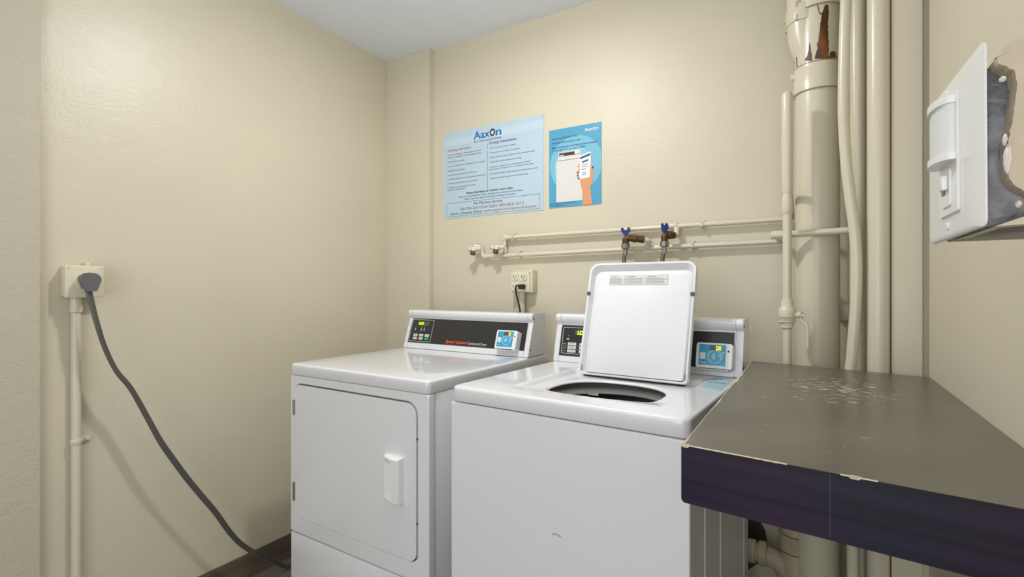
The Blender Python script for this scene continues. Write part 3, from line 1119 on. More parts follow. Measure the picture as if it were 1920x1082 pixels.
for v, s, wd in ((.268, '1. Add soap or detergent - follow packaging instructions', .36), (.298, "(We're not responsible for clothing damaged by bleach)", .36),
                 (.348, '2. Place clothes in the washer.', .19), (.400, '3. Close cover (Machine will not operate with the cover open)', .40),
                 (.452, '4. Select desired cycle setting.', .19), (.503, '5. Insert coins or card and push the START button.', .32),
                 (.552, '6. IF USING A SMART CARD: Remove card after machine starts.', .405), (.600, '7. Remove clothes promptly at end of wash cycle.', .32),
                 (.648, '8. Complete cycle is approximately 30 minutes', .30), (.676, '(Restricted to drying allowed)', .19)):
    add_text(b, s, X(.042), Y(v), width=X(wd), height=.0155 * PH, z=Z2, res=2)
sg('washing_steps', b, 'ink')
b = BM()
for v, s, wd in ((.268, '1. Do not dry wool, rubber or plastic.', .26), (.320, '2. Clean lint screen for faster drying time.', .295),
                 (.372, '3. Place clothes in dryer and load so they can tumble freely.', .435), (.422, '4. Select desired dryer temperature setting.', .31),
                 (.478, '5. Close door. Insert coins or card and push the START', .395), (.504, 'button (Dryer will stop if door is re-opened during cycle)', .42),
                 (.556, '6. IF USING A SMART CARD: Remove card after machine starts.', .465), (.604, '7. Remove delicates and permanent press promptly.', .375)):
    add_text(b, s, X(.487), Y(v), width=X(wd), height=.0155 * PH, z=Z2, res=2)
sg('drying_steps', b, 'ink')
b = BM()
add_text(b, 'Please help keep our laundry room clean.', X(.485), Y(.738), width=X(.47), height=.024 * PH, align='CENTER', bold=.018, z=Z2)
sg('notice_heading', b, 'ink')
b = BM()
add_text(b, "We're not responsible for clothes damaged due to misuse or overloading.", X(.485), Y(.772), width=X(.64), height=.019 * PH, align='CENTER', z=Z2, res=2)
add_text(b, 'Refer to garment tags for washing and drying instructions.', X(.485), Y(.803), width=X(.51), height=.019 * PH, align='CENTER', z=Z2, res=2)
add_text(b, 'For Machine Service:', X(.472), Y(.868), width=X(.29), height=.030 * PH, align='CENTER', z=Z2)
add_text(b, 'Text:', X(.175), Y(.918), width=X(.062), height=.032 * PH, z=Z2)
add_text(b, '/ Call:', X(.465), Y(.918), width=X(.082), height=.032 * PH, z=Z2)
add_text(b, 'Submit a Request Online:', X(.070), Y(.964), width=X(.345), height=.032 * PH, z=Z2)
sg('notice_lettering', b, 'ink')
b = BM()
add_text(b, '954-260-0528', X(.246), Y(.918), width=X(.212), height=.032 * PH, z=Z2)
add_text(b, '1-800-826-1012', X(.558), Y(.918), width=X(.262), height=.032 * PH, z=Z2)
add_text(b, 'www.aaxon.com/servicerequest', X(.430), Y(.962), width=X(.505), height=.032 * PH, z=Z2)
sg('contact_lettering', b, 'brown_ink')
b = ring_prism(BM(), rrect(X(.033), X(.965), Y(.982), Y(.825), .001, 2), rrect(X(.035), X(.963), Y(.9795), Y(.8275), .001, 2), Z2, Z2 + .0004)
sg('border_line', b, 'ink')

# second, blue poster
a = at(1030, 246, Y=YW); c = at(1128, 382, Y=YW)
qx0, qx1 = a.x, c.x
qz0, qz1 = (at(1030, 391, Y=YW).z + c.z) / 2, (a.z + at(1128, 228, Y=YW).z) / 2
fmx, PW, PH = poster_frame(qx0, qx1, qz0, qz1, YW)
poster = empty('app_poster', (qx0, YW, qz0), 0, 'narrow bright blue poster with a drawn hand holding a phone', 'poster')
post_m = Matrix.Translation((-qx0, -YW, -qz0)) @ fmx


def pg(name, bm, m):
    return obj(name, bm, m, poster, post_m, smooth=False)


X = lambda f: f * PW
Y = lambda v: (1 - v) * PH
pg('sheet', plate(BM(), 0, PW, 0, PH, 0, .0025), 'poster_blue')


def clip_disc(cx, cy, r):
    return [(min(max(x, .0005), PW - .0005), min(max(y, .0005), PH - .0005)) for x, y in disc(cx, cy, r, n=72)]


pg('circle_print', prism(BM(), clip_disc(X(.52), Y(.47), PW * .50), Z1, Z1 + .0002), 'poster_c1')
pg('inner_circle_print', prism(BM(), clip_disc(X(.47), Y(.50), PW * .36), Z1 + .0002, Z1 + .0004), 'poster_c2')
ZZ = Z1 + .0005
b = BM(); add_text(b, 'Aax', X(.69), Y(.085), width=X(.145), height=.040 * PH, bold=.016, z=ZZ)
add_text(b, 'n', X(.895), Y(.085), width=X(.05), height=.040 * PH, bold=.016, z=ZZ)
ring_prism(b, disc(X(.865), Y(.070), .0062), disc(X(.865), Y(.070), .0038), ZZ, ZZ + .0005)
pg('logo_lettering', b, 'white_print')
b = BM()
add_text(b, 'Download AaxonPay App', X(.06), Y(.125), width=X(.49), height=.020 * PH, bold=.015, z=ZZ, res=2)
add_text(b, 'Receive a $5 laundry credit.', X(.06), Y(.182), width=X(.56), height=.020 * PH, bold=.015, z=ZZ, res=2)
add_text(b, 'Start machine by entering machine number', X(.06), Y(.243), width=X(.86), height=.022 * PH, bold=.015, z=ZZ, res=2)
add_text(b, 'or scan QR Code on Aaxon Reader.', X(.06), Y(.278), width=X(.66), height=.022 * PH, bold=.015, z=ZZ, res=2)
add_text(b, 'Call: 954-772-7100 / Toll: 800-826-1012', X(.03), Y(.952), width=X(.48), height=.014 * PH, bold=.015, z=ZZ, res=2)
add_text(b, 'Email: info@aaxon.com', X(.03), Y(.978), width=X(.30), height=.014 * PH, bold=.015, z=ZZ, res=2)
pg('poster_lettering', b, 'navy')
b = BM()
prism(b, rrect(X(.145), X(.655), Y(.935), Y(.405), .004), ZZ, ZZ + .0004)
prism(b, [(X(.175), Y(.410)), (X(.19), Y(.30)), (X(.605), Y(.30)), (X(.625), Y(.410))], ZZ, ZZ + .0004)
pg('drawn_washer', b, 'draw_white')
b = prism(BM(), [(X(.197), Y(.355)), (X(.207), Y(.312)), (X(.590), Y(.312)), (X(.600), Y(.355))], ZZ + .0004, ZZ + .0007)
pg('drawn_console', b, 'draw_dark')
b = BM(); plate(b, X(.505), X(.590), Y(.352), Y(.310), ZZ + .0007, ZZ + .0009); box(b, X(.21), X(.30), Y(.350), Y(.338), ZZ + .0007, ZZ + .0009)
pg('drawn_reader', b, 'draw_white')
# hand behind the phone
hand = [(.66, 1.0), (.665, .86), (.62, .74), (.60, .66), (.62, .60), (.60, .57), (.565, .62), (.555, .60), (.59, .53), (.56, .52), (.57, .49), (.62, .46), (.74, .44), (.80, .50),
        (.845, .53), (.855, .62), (.835, .72), (.80, .78), (.835, 1.0)]
b = prism(BM(), [(X(u), min(max(Y(v), .0006), PH)) for u, v in hand], ZZ + .0005, ZZ + .0009)
pg('drawn_hand', b, 'skin')
b = BM()
prism(b, [(X(.60), Y(.38)), (X(.80), Y(.345)), (X(.815), Y(.36)), (X(.79), Y(.655)), (X(.76), Y(.665)), (X(.625), Y(.67)), (X(.605), Y(.655))], ZZ + .001, ZZ + .0014)
pg('drawn_phone', b, 'white_print')
b = BM()
prism(b, [(X(.61), Y(.425)), (X(.61), Y(.40)), (X(.805), Y(.365)), (X(.803), Y(.392))], ZZ + .0014, ZZ + .0017)
prism(b, [(X(.645), Y(.475)), (X(.645), Y(.455)), (X(.765), Y(.435)), (X(.765), Y(.455))], ZZ + .0014, ZZ + .0017)
for v in (.50, .525, .555, .60, .625):
    box(b, X(.64), X(.72 + .04 * (v < .54)), Y(v), Y(v - .006), ZZ + .0014, ZZ + .0016)
pg('phone_screen_print', b, 'navy')
b = BM()
for (u, v) in ((.565, .585), (.565, .625), (.58, .66), (.845, .545)):
    prism(b, disc(X(u), Y(v), .0035, .005, 12), ZZ + .0014, ZZ + .0018)
pg('drawn_nails', b, 'nail')

# ------------------------------------------------------------------ left wall: box, conduit, plug and cord
bx = empty('range_outlet_box', (XL, .66, 1.217), 0, 'square cream painted outlet box on the left wall above the conduit', 'outlet box')


def rel(root, name, bm, m, smooth=True, angle=35, parent=None):
    o = obj(name, bm, m, parent or root, smooth=smooth, angle=angle)
    if parent is None or parent is root:
        o.matrix_local = Matrix.Translation(-Vector(root.location))
    return o


rel(bx, 'body', box(BM(), XL, -1.957, .613, .704, 1.169, 1.265, .004), 'box')
rel(bx, 'cover', box(BM(), -1.957, -1.950, .610, .708, 1.167, 1.267, .003), 'box')
for yy in (.618, .700):
    for zz in (1.175, 1.259):
        rel(bx, 'screw', lathe(BM(), (-1.951, yy, zz), [(.004, 0), (.004, .002)], 'x', 10), 'box')
b = BM(); lathe(b, (-1.951, .660, 1.219), [(.027, 0), (.027, .006), (.025, .008)], 'x', 36)
rel(bx, 'receptacle', b, 'box')
b = BM(); box(b, XL, -1.975, .668, .682, 1.264, 1.277, .003)
rel(bx, 'mounting_tab', b, 'box')

cd = empty('left_wall_conduit', (-1.984, .648, 0), 0, 'cream painted conduit running down the left wall from the outlet box', 'conduit')
b = BM(); tube(b, [(-1.984, .648, 0.0), (-1.984, .648, 1.125)], .0125, 24)
rel(cd, 'pipe', b, 'pipe')
b = BM(); lathe(b, (-1.984, .648, 0), [(.0135, 1.118), (.0165, 1.122), (.0165, 1.140), (.0150, 1.142), (.0150, 1.170)], 'z', 24)
rel(cd, 'connector', b, 'pipe')
st = empty('conduit_strap', (-1.984, .648, .707), 0, 'small painted strap holding the conduit to the left wall', 'strap')
b = BM(); lathe(b, (-1.984, .648, .707), [(.0145, 0), (.0155, .002), (.0155, .014), (.0145, .016)], 'z', 24)
box(b, XL, -1.992, .662, .690, .708, .722, .002)
rel(st, 'band', b, 'pipe')
b = BM(); lathe(b, (-1.993, .679, .715), [(.005, 0), (.004, .004)], 'x', 12)
rel(st, 'screw', b, 'pipe')

pc = empty('dryer_power_cord', (-1.93, .662, 1.22), 0, 'thick grey three-strand dryer cord hanging down the left wall', 'power cord')
# plug: flat D shaped body
plug_m = Matrix(((0, 0, 1, 0), (1, 0, 0, 0), (0, 1, 0, 0), (0, 0, 0, 1)))   # local x -> world y, local y -> world z, local z -> world x
oy, oz = .661, 1.220
outline = [(-.012, -.034), (.013, -.034), (.024, -.004), (.025, .006), (.020, .016), (.010, .022), (-.004, .024), (-.016, .022), (-.022, .016), (-.022, .004)]
t = BM(); prism(t, [(p[0] + oy, p[1] + oz) for p in outline], -1.922, -1.905, bev=.004)
b = BM(); merge(b, t, plug_m)
t = BM(); prism(t, [(p[0] * .8 + oy - .004, p[1] * .75 + oz) for p in outline], -1.944, -1.921)
merge(b, t, plug_m)
rel(pc, 'plug', b, 'plug', angle=60)
pix = [(166, 543, -1.915), (168, 553, -1.915), (180, 600, -1.905), (196, 650, -1.902), (218, 695, -1.90), (245, 728, -1.90), (272, 775, -1.90), (300, 826, -1.90), (322, 858, -1.90), (350, 896, -1.90),
       (378, 930, -1.90), (405, 962, -1.902), (430, 997, -1.906), (452, 1020, -1.91), (480, 1038, -1.915), (510, 1051, -1.915)]
path = [at(x, y, X=xx) for x, y, xx in pix]
path += [Vector((-1.913, 1.335, .015)), Vector((-1.90, 1.42, .0075)), Vector((-1.87, 1.6, .007)), Vector((-1.84, 1.9, .007))]
cp = catmull(path, 6)
b = BM()
for s_ in (-1, 0, 1):
    pts = []
    for i, p in enumerate(cp):
        t = i / (len(cp) - 1)
        a0 = cp[max(i - 1, 0)]; a1 = cp[min(i + 1, len(cp) - 1)]
        T = (a1 - a0).normalized()
        n1 = Vector((1, 0, 0)) - T * T.x
        n1.normalize()
        n2 = T.cross(n1)
        tw = R(8 + 75 * min(1, t * 3.0) + (-50 if t > .3 else -50 * (t / .3)) + 60 * math.sin(t * 9)) if t < .75 else R(80)
        off = (n2 * math.cos(tw * .55) + n1 * math.sin(tw * .55)) * (.0055 * s_)
        q = p + off
        q.z = max(q.z, .0052)
        pts.append(q)
    tube(b, pts, .0043, 10)
rel(pc, 'cord', b, 'cord')

# ------------------------------------------------------------------ back wall: four-way outlet and small cord
ob = empty('four_way_outlet', (-1.155, YB, 1.22), 0, 'cream square box with four sockets on the back wall behind the dryer', 'outlet box')
x0, x1 = at(957, 530, Y=1.990).x, at(993, 530, Y=1.990).x
z0, z1 = at(975, 548, Y=1.990).z, at(975, 509, Y=1.990).z
rel(ob, 'body', box(BM(), x0 + .012, x1 + .010, 1.998, YB, z0 - .002, z1 + .006, .004), 'box')
rel(ob, 'cover', box(BM(), x0, x1, 1.990, 1.999, z0, z1, .006, 3), 'box')
xc, zc = (x0 + x1) / 2, (z0 + z1) / 2
for i in (-1, 1):
    for j in (-1, 1):
        cx, cz = xc + i * .0225 - .002, zc + j * .0225
        t = BM(); prism(t, rrect(cx - .0165, cx + .0165, cz - .0165, cz + .0165, .011, 5), 0, .004, bev=.001)
        b = BM(); merge(b, t, XZn(1.990))
        r_ = rel(ob, 'socket', b, 'box')
        b = BM()
        box(b, cx - .0085, cx - .0065, 1.9850, 1.9865, cz - .002, cz + .008)
        box(b, cx + .0060, cx + .0078, 1.9850, 1.9865, cz - .001, cz + .008)
        box(b, cx - .0115, cx - .0070, 1.9850, 1.9865, cz + .002, cz + .004)
        lathe(b, (cx, 1.9865, cz - .0075), [(.0028, 0), (.0028, .0012)], '-y', 10)
        obj('slots', b, 'black', r_)
for (ex, ez) in ((x1 - .003, z1 - .004), (x0 + .004, z0 + .002)):
    rel(ob, 'screw', lathe(BM(), (ex, 1.989, ez), [(.0045, 0), (.0035, .003)], '-y', 10), 'box')
cn = empty('back_wall_conduit', (-1.13, 2.02, 0), 0, 'cream conduit below the four socket box, behind the dryer', 'conduit')
cxx = at(979, 560, Y=2.022).x
b = BM(); tube(b, [(cxx, 2.022, 0), (cxx, 2.022, z0 + .004)], .0135, 20)
rel(cn, 'pipe', b, 'pipe')
b = BM(); lathe(b, (cxx, 2.022, z0 - .035), [(.016, 0), (.016, .035)], 'z', 20); lathe(b, (cxx - .004, 2.006, z0 - .018), [(.004, 0), (.004, .006)], '-y', 10)
rel(cn, 'connector', b, 'pipe')
wc = empty('washer_power_cord', (xc + .022, 1.98, zc - .022), 0, 'thin black cord and plug in the four socket box', 'power cord')
px_, pz_ = xc + .0205, zc - .0225
b = BM(); box(b, px_ - .015, px_ + .013, 1.962, 1.986, pz_ - .011, pz_ + .011, .004, 3)
rel(wc, 'plug', b, 'black')
b = BM()
tube(b, catmull([(px_ - .008, 1.966, pz_ + .006), (px_ - .022, 1.962, pz_ + .004), (px_ - .028, 1.965, pz_ - .012), (px_ - .026, 1.972, pz_ - .045),
                 (px_ - .018, 1.980, pz_ - .09), (px_ - .012, 1.985, pz_ - .15), (px_ - .005, 1.99, pz_ - .3)], 8), .0040, 10)
rel(wc, 'cord', b, 'black')

# ------------------------------------------------------------------ small water pipes on the back wall
YP = 2.020
PR = .0098


def P(px, py, y=YP):
    return at(px, py, Y=y)


up = empty('upper_water_pipe', (-.6, YP, 1.43), 0, 'upper of two thin cream water pipes across the back wall', 'pipe')
pa, pb = P(946, 446), P(1474, 410.5)
el = P(946, 470)
run = [Vector((pa.x + .03, YP - .028, el.z)), Vector((pa.x, YP - .004, el.z + .002))]
b = BM()
tube(b, fillet([(pa.x, YP - .03, el.z), (pa.x, YP, el.z), (pa.x, YP, pa.z), (pb.x, YP, pb.z + .0)], .014), PR, 16)
rel(up, 'pipe', b, 'pipe')
b = BM()
for q in ((pa.x, YP, pa.z), (pa.x, YP, el.z)):
    lathe(b, q, [(.010, -.013), (.0125, -.011), (.0125, .011), (.010, .013)], 'z', 16)
lathe(b, (pa.x + .016, YP, pa.z), [(.0125, -.016), (.0125, .006), (.0098, .008)], 'x', 16)
rel(up, 'elbow', b, 'pipe')

lo = empty('lower_water_pipe', (-.6, YP, 1.35), 0, 'lower of two thin cream water pipes across the back wall', 'pipe')
la, lb_ = P(905, 481.5), P(1462, 452.5)
le = P(903, 463)
b = BM()
tube(b, fillet([(le.x - .030, YP - .022, le.z + .004), (le.x, YP - .006, le.z), (la.x, YP, la.z), (lb_.x, YP, lb_.z)], .022), PR, 16)
rel(lo, 'pipe', b, 'pipe')
b = BM()
lathe(b, (la.x + .022, YP, la.z), [(.0125, -.014), (.0125, .010), (.0098, .012)], 'x', 16)
rel(lo, 'elbow', b, 'pipe')


def bib(name, c, label):
    """painted hose bib: body on its side with a stem at the left and a dark capped outlet below"""
    r = empty(name, tuple(c), 0, label, 'valve', 'capped hose bibs left of the pipes')
    b = BM()
    ax = Vector((1, .55, .05)).normalized()
    lathe(b, c, [(.007, -.030), (.011, -.029), (.012, -.018), (.009, -.016), (.012, -.010), (.013, .004), (.010, .010), (.0115, .014), (.0115, .026), (.009, .030)], ax, 20)
    tube(b, [c + Vector((-.002, -.004, 0)), c + Vector((-.002, -.010, -.012))], .009, 14)
    rel(r, 'body', b, 'pipe')
    b = BM(); lathe(b, c - ax * .030, [(.0035, -.008), (.0035, 0)], ax, 10)
    rel(r, 'stem', b, 'steel')
    b = BM(); lathe(b, c + Vector((-.004, -.012, -.028)), [(.011, 0), (.0135, .002), (.0135, .012), (.010, .016)], Vector((0.0, .3, 1)).normalized(), 16)
    rel(r, 'cap', b, 'darkcap')
    return r


bib('hose_bib', P(890, 467, 1.985), 'painted hose bib with dark cap at the far left end of the lower pipe')
bib('hose_bib', P(933, 464, 1.985), 'painted hose bib with dark cap below the left end of the upper pipe')


def stop(name, cx_px, cy_px, y, side_end, label, hlabel, wide):
    c = at(cx_px, cy_px, Y=y)
    r = empty(name, tuple(c), 0, label, 'valve', 'blue handled washer shutoff valves')
    e = side_end
    b = BM()
    tube(b, fillet([c + Vector((0, 0, -.030)), c + Vector((0, 0, .0)), c.lerp(e, .5), e], .02), .0132, 16)
    # collars
    d = (e - c).normalized()
    lathe(b, c + (e - c) * .50, [(.0135, -.010), (.0158, -.008), (.0158, .006), (.0135, .008)], d, 12)
    lathe(b, c + (e - c) * .82, [(.0125, -.010), (.0145, -.008), (.0145, .010), (.0125, .012)], d, 16)
    rel(r, 'body', b, 'bronze')
    b = BM()
    lathe(b, c + Vector((0, 0, .008)), [(.005, 0), (.005, .012)], 'z', 12)
    rel(r, 'stem', b, 'bronze')
    # wing handle
    b = BM()
    if wide:
        poly_ = [(-.008, 0), (.008, 0), (.013, .008), (.021, .014), (.021, .034), (.011, .034), (.010, .021), (-.010, .021), (-.011, .034), (-.021, .034), (-.021, .014), (-.013, .008)]
        ang = 0
    else:
        poly_ = [(-.009, 0), (.010, 0), (.014, .010), (.018, .018), (.014, .038), (.004, .040), (.002, .030), (-.004, .030), (-.008, .040), (-.016, .038), (-.014, .012)]
        ang = 25
    t = BM(); prism(t, poly_, -.007, .007, bev=.002)
    mm = Matrix.Translation(c + Vector((0, 0, .013))) @ Matrix.Scale(.82, 4) @ Matrix.Rotation(R(ang), 4, 'Z') @ Matrix(((1, 0, 0, 0), (0, 0, 1, 0), (0, 1, 0, 0), (0, 0, 0, 1)))
    merge(b, t, mm)
    rel(r, 'handle', b, 'bluevalve')['label'] = hlabel
    b = BM()
    lathe(b, c + Vector((0, 0, -.046)), [(.012, 0), (.0165, .003), (.0175, .012), (.0165, .022), (.013, .024)], 'z', 10)
    rel(r, 'union_nut', b, 'steel')
    return r, c


e1 = at(1208, 449, Y=1.985)
r1, c1 = stop('washer_shutoff_valve', 1173, 446, 1.965, e1, 'bronze shutoff valve with blue forked handle, fed from the lower pipe', 'blue forked handle', True)
b = BM(); tube(b, fillet([e1 + Vector((-.006, 0, 0)), e1 + Vector((.018, .012, -.004)), at(1212, 467, Y=YP)], .02), .0105, 14)
rel(lo, 'branch', b, 'pipe')
e2 = at(1262, 441, Y=1.990)
r2, c2 = stop('washer_shutoff_valve', 1246, 441, 1.950, e2, 'bronze shutoff valve with blue folded handle, fed from the upper pipe', 'blue folded handle', False)
b = BM(); tube(b, fillet([e2 + Vector((-.006, 0, 0)), e2 + Vector((.008, .020, 0)), e2 + Vector((.008, .028, .03))], .012), .0115, 14)
lathe(b, at(1262, 424, Y=YP), [(.012, -.018), (.0130, -.016), (.0130, .016), (.012, .018)], 'x', 16)
rel(up, 'branch', b, 'pipe')


def hose(name, c, bot, label):
    r = empty(name, tuple(c), 0, label, 'hose', 'braided washer supply hoses')
    top = c + Vector((0, 0, -.044))
    b = BM(); lathe(b, top + Vector((0, 0, -.026)), [(.0085, 0), (.009, .004), (.0080, .006), (.0080, .026)], 'z', 16)
    rel(r, 'ferrule', b, 'steel')
    b = BM(); tube(b, catmull([top + Vector((0, 0, -.022)), top.lerp(bot, .3), bot, bot + Vector((0, 0, -.25)), bot + Vector((0, .01, -.5))], 8), .0082, 14)
    rel(r, 'braid', b, 'braid')


hose('supply_hose', c1, at(1170, 495, Y=1.965), 'braided steel hose hanging below the left blue valve')
hose('supply_hose', c2, at(1242, 495, Y=1.950), 'braided steel hose hanging below the right blue valve')


def clip(px, top, bot, label):
    a, b_ = P(px, top, YB), P(px, bot, YB)
    r = empty('pipe_clip', (a.x, YB, (a.z + b_.z) / 2), 0, label, 'clip', 'pipe clips on the back wall')
    zc_ = (a.z + b_.z) / 2
    b = BM()
    hh = (a.z - b_.z) / 2
    pts = [(a.x, YB - .002, zc_ + hh), (a.x, YB - .004, zc_ + hh * .55), (a.x, YP - PR - .001, zc_ + hh * .35), (a.x, YP - PR - .002, zc_), (a.x, YP - PR - .001, zc_ - hh * .35), (a.x, YB - .004, zc_ - hh * .55), (a.x, YB - .002, zc_ - hh)]
    cp_ = catmull(pts, 4)
    prev = None
    for p in cp_:
        v = [b.verts.new(p + Vector((dx, dy, 0))) for dx, dy in ((-.005, 0), (.005, 0), (.005, .002), (-.005, .002))]
        if prev:
            for k in range(4):
                b.faces.new((prev[k], prev[(k + 1) % 4], v[(k + 1) % 4], v[k]))
        prev = v
    rel(r, 'band', b, 'pipe')
    for s_ in (1, -1):
        rel(r, 'screw', lathe(BM(), (a.x, YB - .001, zc_ + s_ * hh * .9), [(.0055, 0), (.0045, .004), (.001, .005)], '-y', 12), 'pipe')


clip(967, 436, 453, 'painted clip near the left end of the upper thin pipe')
clip(978, 468, 485, 'painted clip near the left end of the lower thin pipe')
clip(1319, 413, 433, 'painted clip right of the blue valves on the upper thin pipe')
clip(1301, 451, 472, 'painted clip right of the blue valves on the lower thin pipe')

# ------------------------------------------------------------------ vertical pipes at the right
Z = lambda py, y, px=1476: at(px, py, Y=y).z
# slim riser with capped air chamber and ball valve
YT = 1.757
xt = at(1476, 500, Y=YT).x
ri = empty('riser_pipe', (xt, YT, .0), 0, 'slim vertical cream riser with rounded capped top left of the big stack', 'pipe')
b = BM()
tube(b, fillet([(xt, YB, .58), (xt, YT, .60), (xt, YT, Z(400, YT))], .05), .0126, 24)
rel(ri, 'pipe', b, 'pipe')
b = BM()
zt = Z(172, YT)
lathe(b, (xt, YT, 0), [(.0135, Z(362, YT)), (.0157, Z(354, YT)), (.0157, zt - .014), (.0145, zt - .006), (.010, zt - .001), (.003, zt)], 'z', 24)
rel(ri, 'air_chamber', b, 'pipe')
b = BM()
lathe(b, (xt, YT, 0), [(.0128, Z(402, YT)), (.0150, Z(400, YT)), (.0155, Z(385, YT)), (.0140, Z(372, YT)), (.0125, Z(368, YT)), (.0125, Z(360, YT))], 'z', 24)
rel(ri, 'coupling', b, 'pipe')
b = BM()
lathe(b, (xt, YT, 0), [(.0135, Z(616, YT)), (.0185, Z(614, YT)), (.0185, Z(602, YT)), (.0215, Z(600, YT)), (.0250, Z(592, YT)), (.0250, Z(581, YT)), (.0235, Z(579, YT)), (.0175, Z(573, YT)), (.0165, Z(562, YT)), (.0135, Z(561, YT))], 'z', 24)
for zz in (Z(594, YT), Z(603, YT)):
    lathe(b, (xt, YT, zz), [(.0225, -.002), (.0262, 0), (.0225, .002)], 'z', 24)
vb = rel(ri, 'ball_valve', b, 'pipe')
b = BM()
zs = Z(590, YT)
lathe(b, (xt + .018, YT - .006, zs), [(.009, 0), (.009, .016), (.006, .018), (.006, .024)], 'x', 14)
obj('stem', b, 'pipe', vb)
b = BM()
lathe(b, (xt + .0385, YT - .006, zs), [(.008, 0), (.008, .004)], 'x', 6)
obj('nut', b, 'steel', vb)
b = BM()
box(b, -.0075, .0075, -.011, .011, -.0015, .0015, .001, mtx=Matrix.Translation((xt + .036, YT - .006, zs)) @ Matrix.Rotation(R(90), 4, 'Y'))
tube(b, catmull([(xt + .037, YT - .006, zs - .006), (xt + .040, YT - .008, zs - .018), (xt + .052, YT - .012, zs - .030), (xt + .0545, YT - .012, zs - .055), (xt + .0545, YT - .012, zs - .100)], 6), .0042, 10)
obj('lever', b, 'pipe', vb)

# cross branch in front of the stack
YC = 1.802
ba, bb = at(1453, 441, Y=YC), at(1592, 432, Y=YC)
cr = empty('cross_branch_pipe', tuple(ba), 0, 'short horizontal cream pipe crossing in front of the big stack', 'pipe')
b = BM()
tube(b, fillet([P(1466, 453), ba + Vector((.004, .10, .0)), ba, bb], .012), .0105, 16)
rel(cr, 'pipe', b, 'pipe')
b = BM(); tube(b, [ba + Vector((-.010, 0, 0)), ba + Vector((.022, 0, 0))], .0135, 16)
rel(cr, 'elbow', b, 'pipe')
# stub joining the upper pipe to the riser
b = BM(); ue = Vector((pb.x, YP, pb.z))
tube(b, fillet([ue + Vector((-.004, 0, 0)), Vector((-.061, YP, pb.z)), Vector((-.061, 1.90, pb.z + .03)), Vector((xt + .004, YT + .012, pb.z + .09))], .03), .0095, 14)
rel(ri, 'elbow', b, 'pipe')

# big soil stack
YS_, XS_, RS = 1.885, .0145, .0625
zb1, zb0 = Z(113, YS_ - RS, 1533), Z(165, YS_ - RS, 1533)
stk = empty('soil_stack', (XS_, YS_, 0), 0, 'wide vertical cream soil stack with a rust streak near the ceiling', 'pipe')
b = BM(); lathe(b, (XS_, YS_, 0), [(RS - .001, 0), (RS - .001, zb0 + .01)], 'z', 64)
rel(stk, 'lower_pipe', b, 'pipe')
b = BM()
lathe(b, (XS_, YS_, 0), [(RS + .0, zb0), (RS + .0035, zb0 + .002), (RS + .0035, zb1 - .020), (RS + .0025, zb1 - .018), (RS + .0025, zb1 - .002), (RS - .001, zb1)], 'z', 64)
col_ = rel(stk, 'coupling_band', b, 'pipe')
b = BM()
lathe(b, (XS_, YS_, 0), [(RS + .0040, zb0 + .0005), (RS + .0040, zb0 + .0025)], 'z', 64, cap=False)
lathe(b, (XS_, YS_, 0), [(RS + .0015, zb1 - .0015), (RS + .0015, zb1 + .0010)], 'z', 64, cap=False)
rel(stk, 'band_seam', b, 'seam')
zb2 = Z(8, YS_ - RS, 1533)
b = BM()
lathe(b, (XS_, YS_, 0), [(RS - .001, zb1 - .01), (RS - .001, zb2)], 'z', 64)
rel(stk, 'upper_pipe', b, 'pipe')
b = BM()
lathe(b, (XS_, YS_, 0), [(RS + .0035, zb2), (RS + .0035, ZC)], 'z', 64)
rel(stk, 'upper_hub', b, 'pipe')
b = BM()
lathe(b, (XS_, YS_, 0), [(RS + .0042, zb2 - .0005), (RS + .0042, zb2 + .0015)], 'z', 64, cap=False)
rel(stk, 'hub_seam', b, 'seam')
# side branch curving up at the left
b = BM()
tube(b, catmull([(XS_ - .005, YS_ + .0, zb1 + .03), (XS_ - .030, YS_ + .0, zb1 + .09), (XS_ - .036, YS_ - .005, zb1 + .16), (XS_ - .036, YS_ - .005, zb1 + .24), (XS_ - .036, YS_ - .005, ZC)], 8), .050, 32)
rel(stk, 'side_branch', b, 'pipe')
zk = Z(42, YS_ - .05, 1480)
zk2 = Z(12, YS_ - .05, 1480)
b = BM(); lathe(b, (XS_ - .036, YS_ - .005, zk), [(.0525, 0), (.0535, .002), (.0535, zk2 - zk - .002), (.0525, zk2 - zk)], 'z', 40)
sb = rel(stk, 'branch_clamp', b, 'pipe')
for (dx, dy, zz) in ((-.093, -.006, zk + .03), (-.091, -.010, zk - .005), (-.060, -.050, zk + .01), (-.060, -.050, zk2)):
    b = BM(); box(b, XS_ + dx, XS_ + dx + .014, YS_ + dy - .006, YS_ + dy + .006, zz - .010, zz + .010, .002)
    rel(stk, 'clamp_bolt', b, 'pipe_dirty')
for zz in (zb0 + .012, zb1 - .022):
    b = BM(); box(b, XS_ - RS - .012, XS_ - RS + .004, YS_ - .022, YS_ - .012, zz - .009, zz + .009, .002)
    rel(stk, 'band_bolt', b, 'pipe')


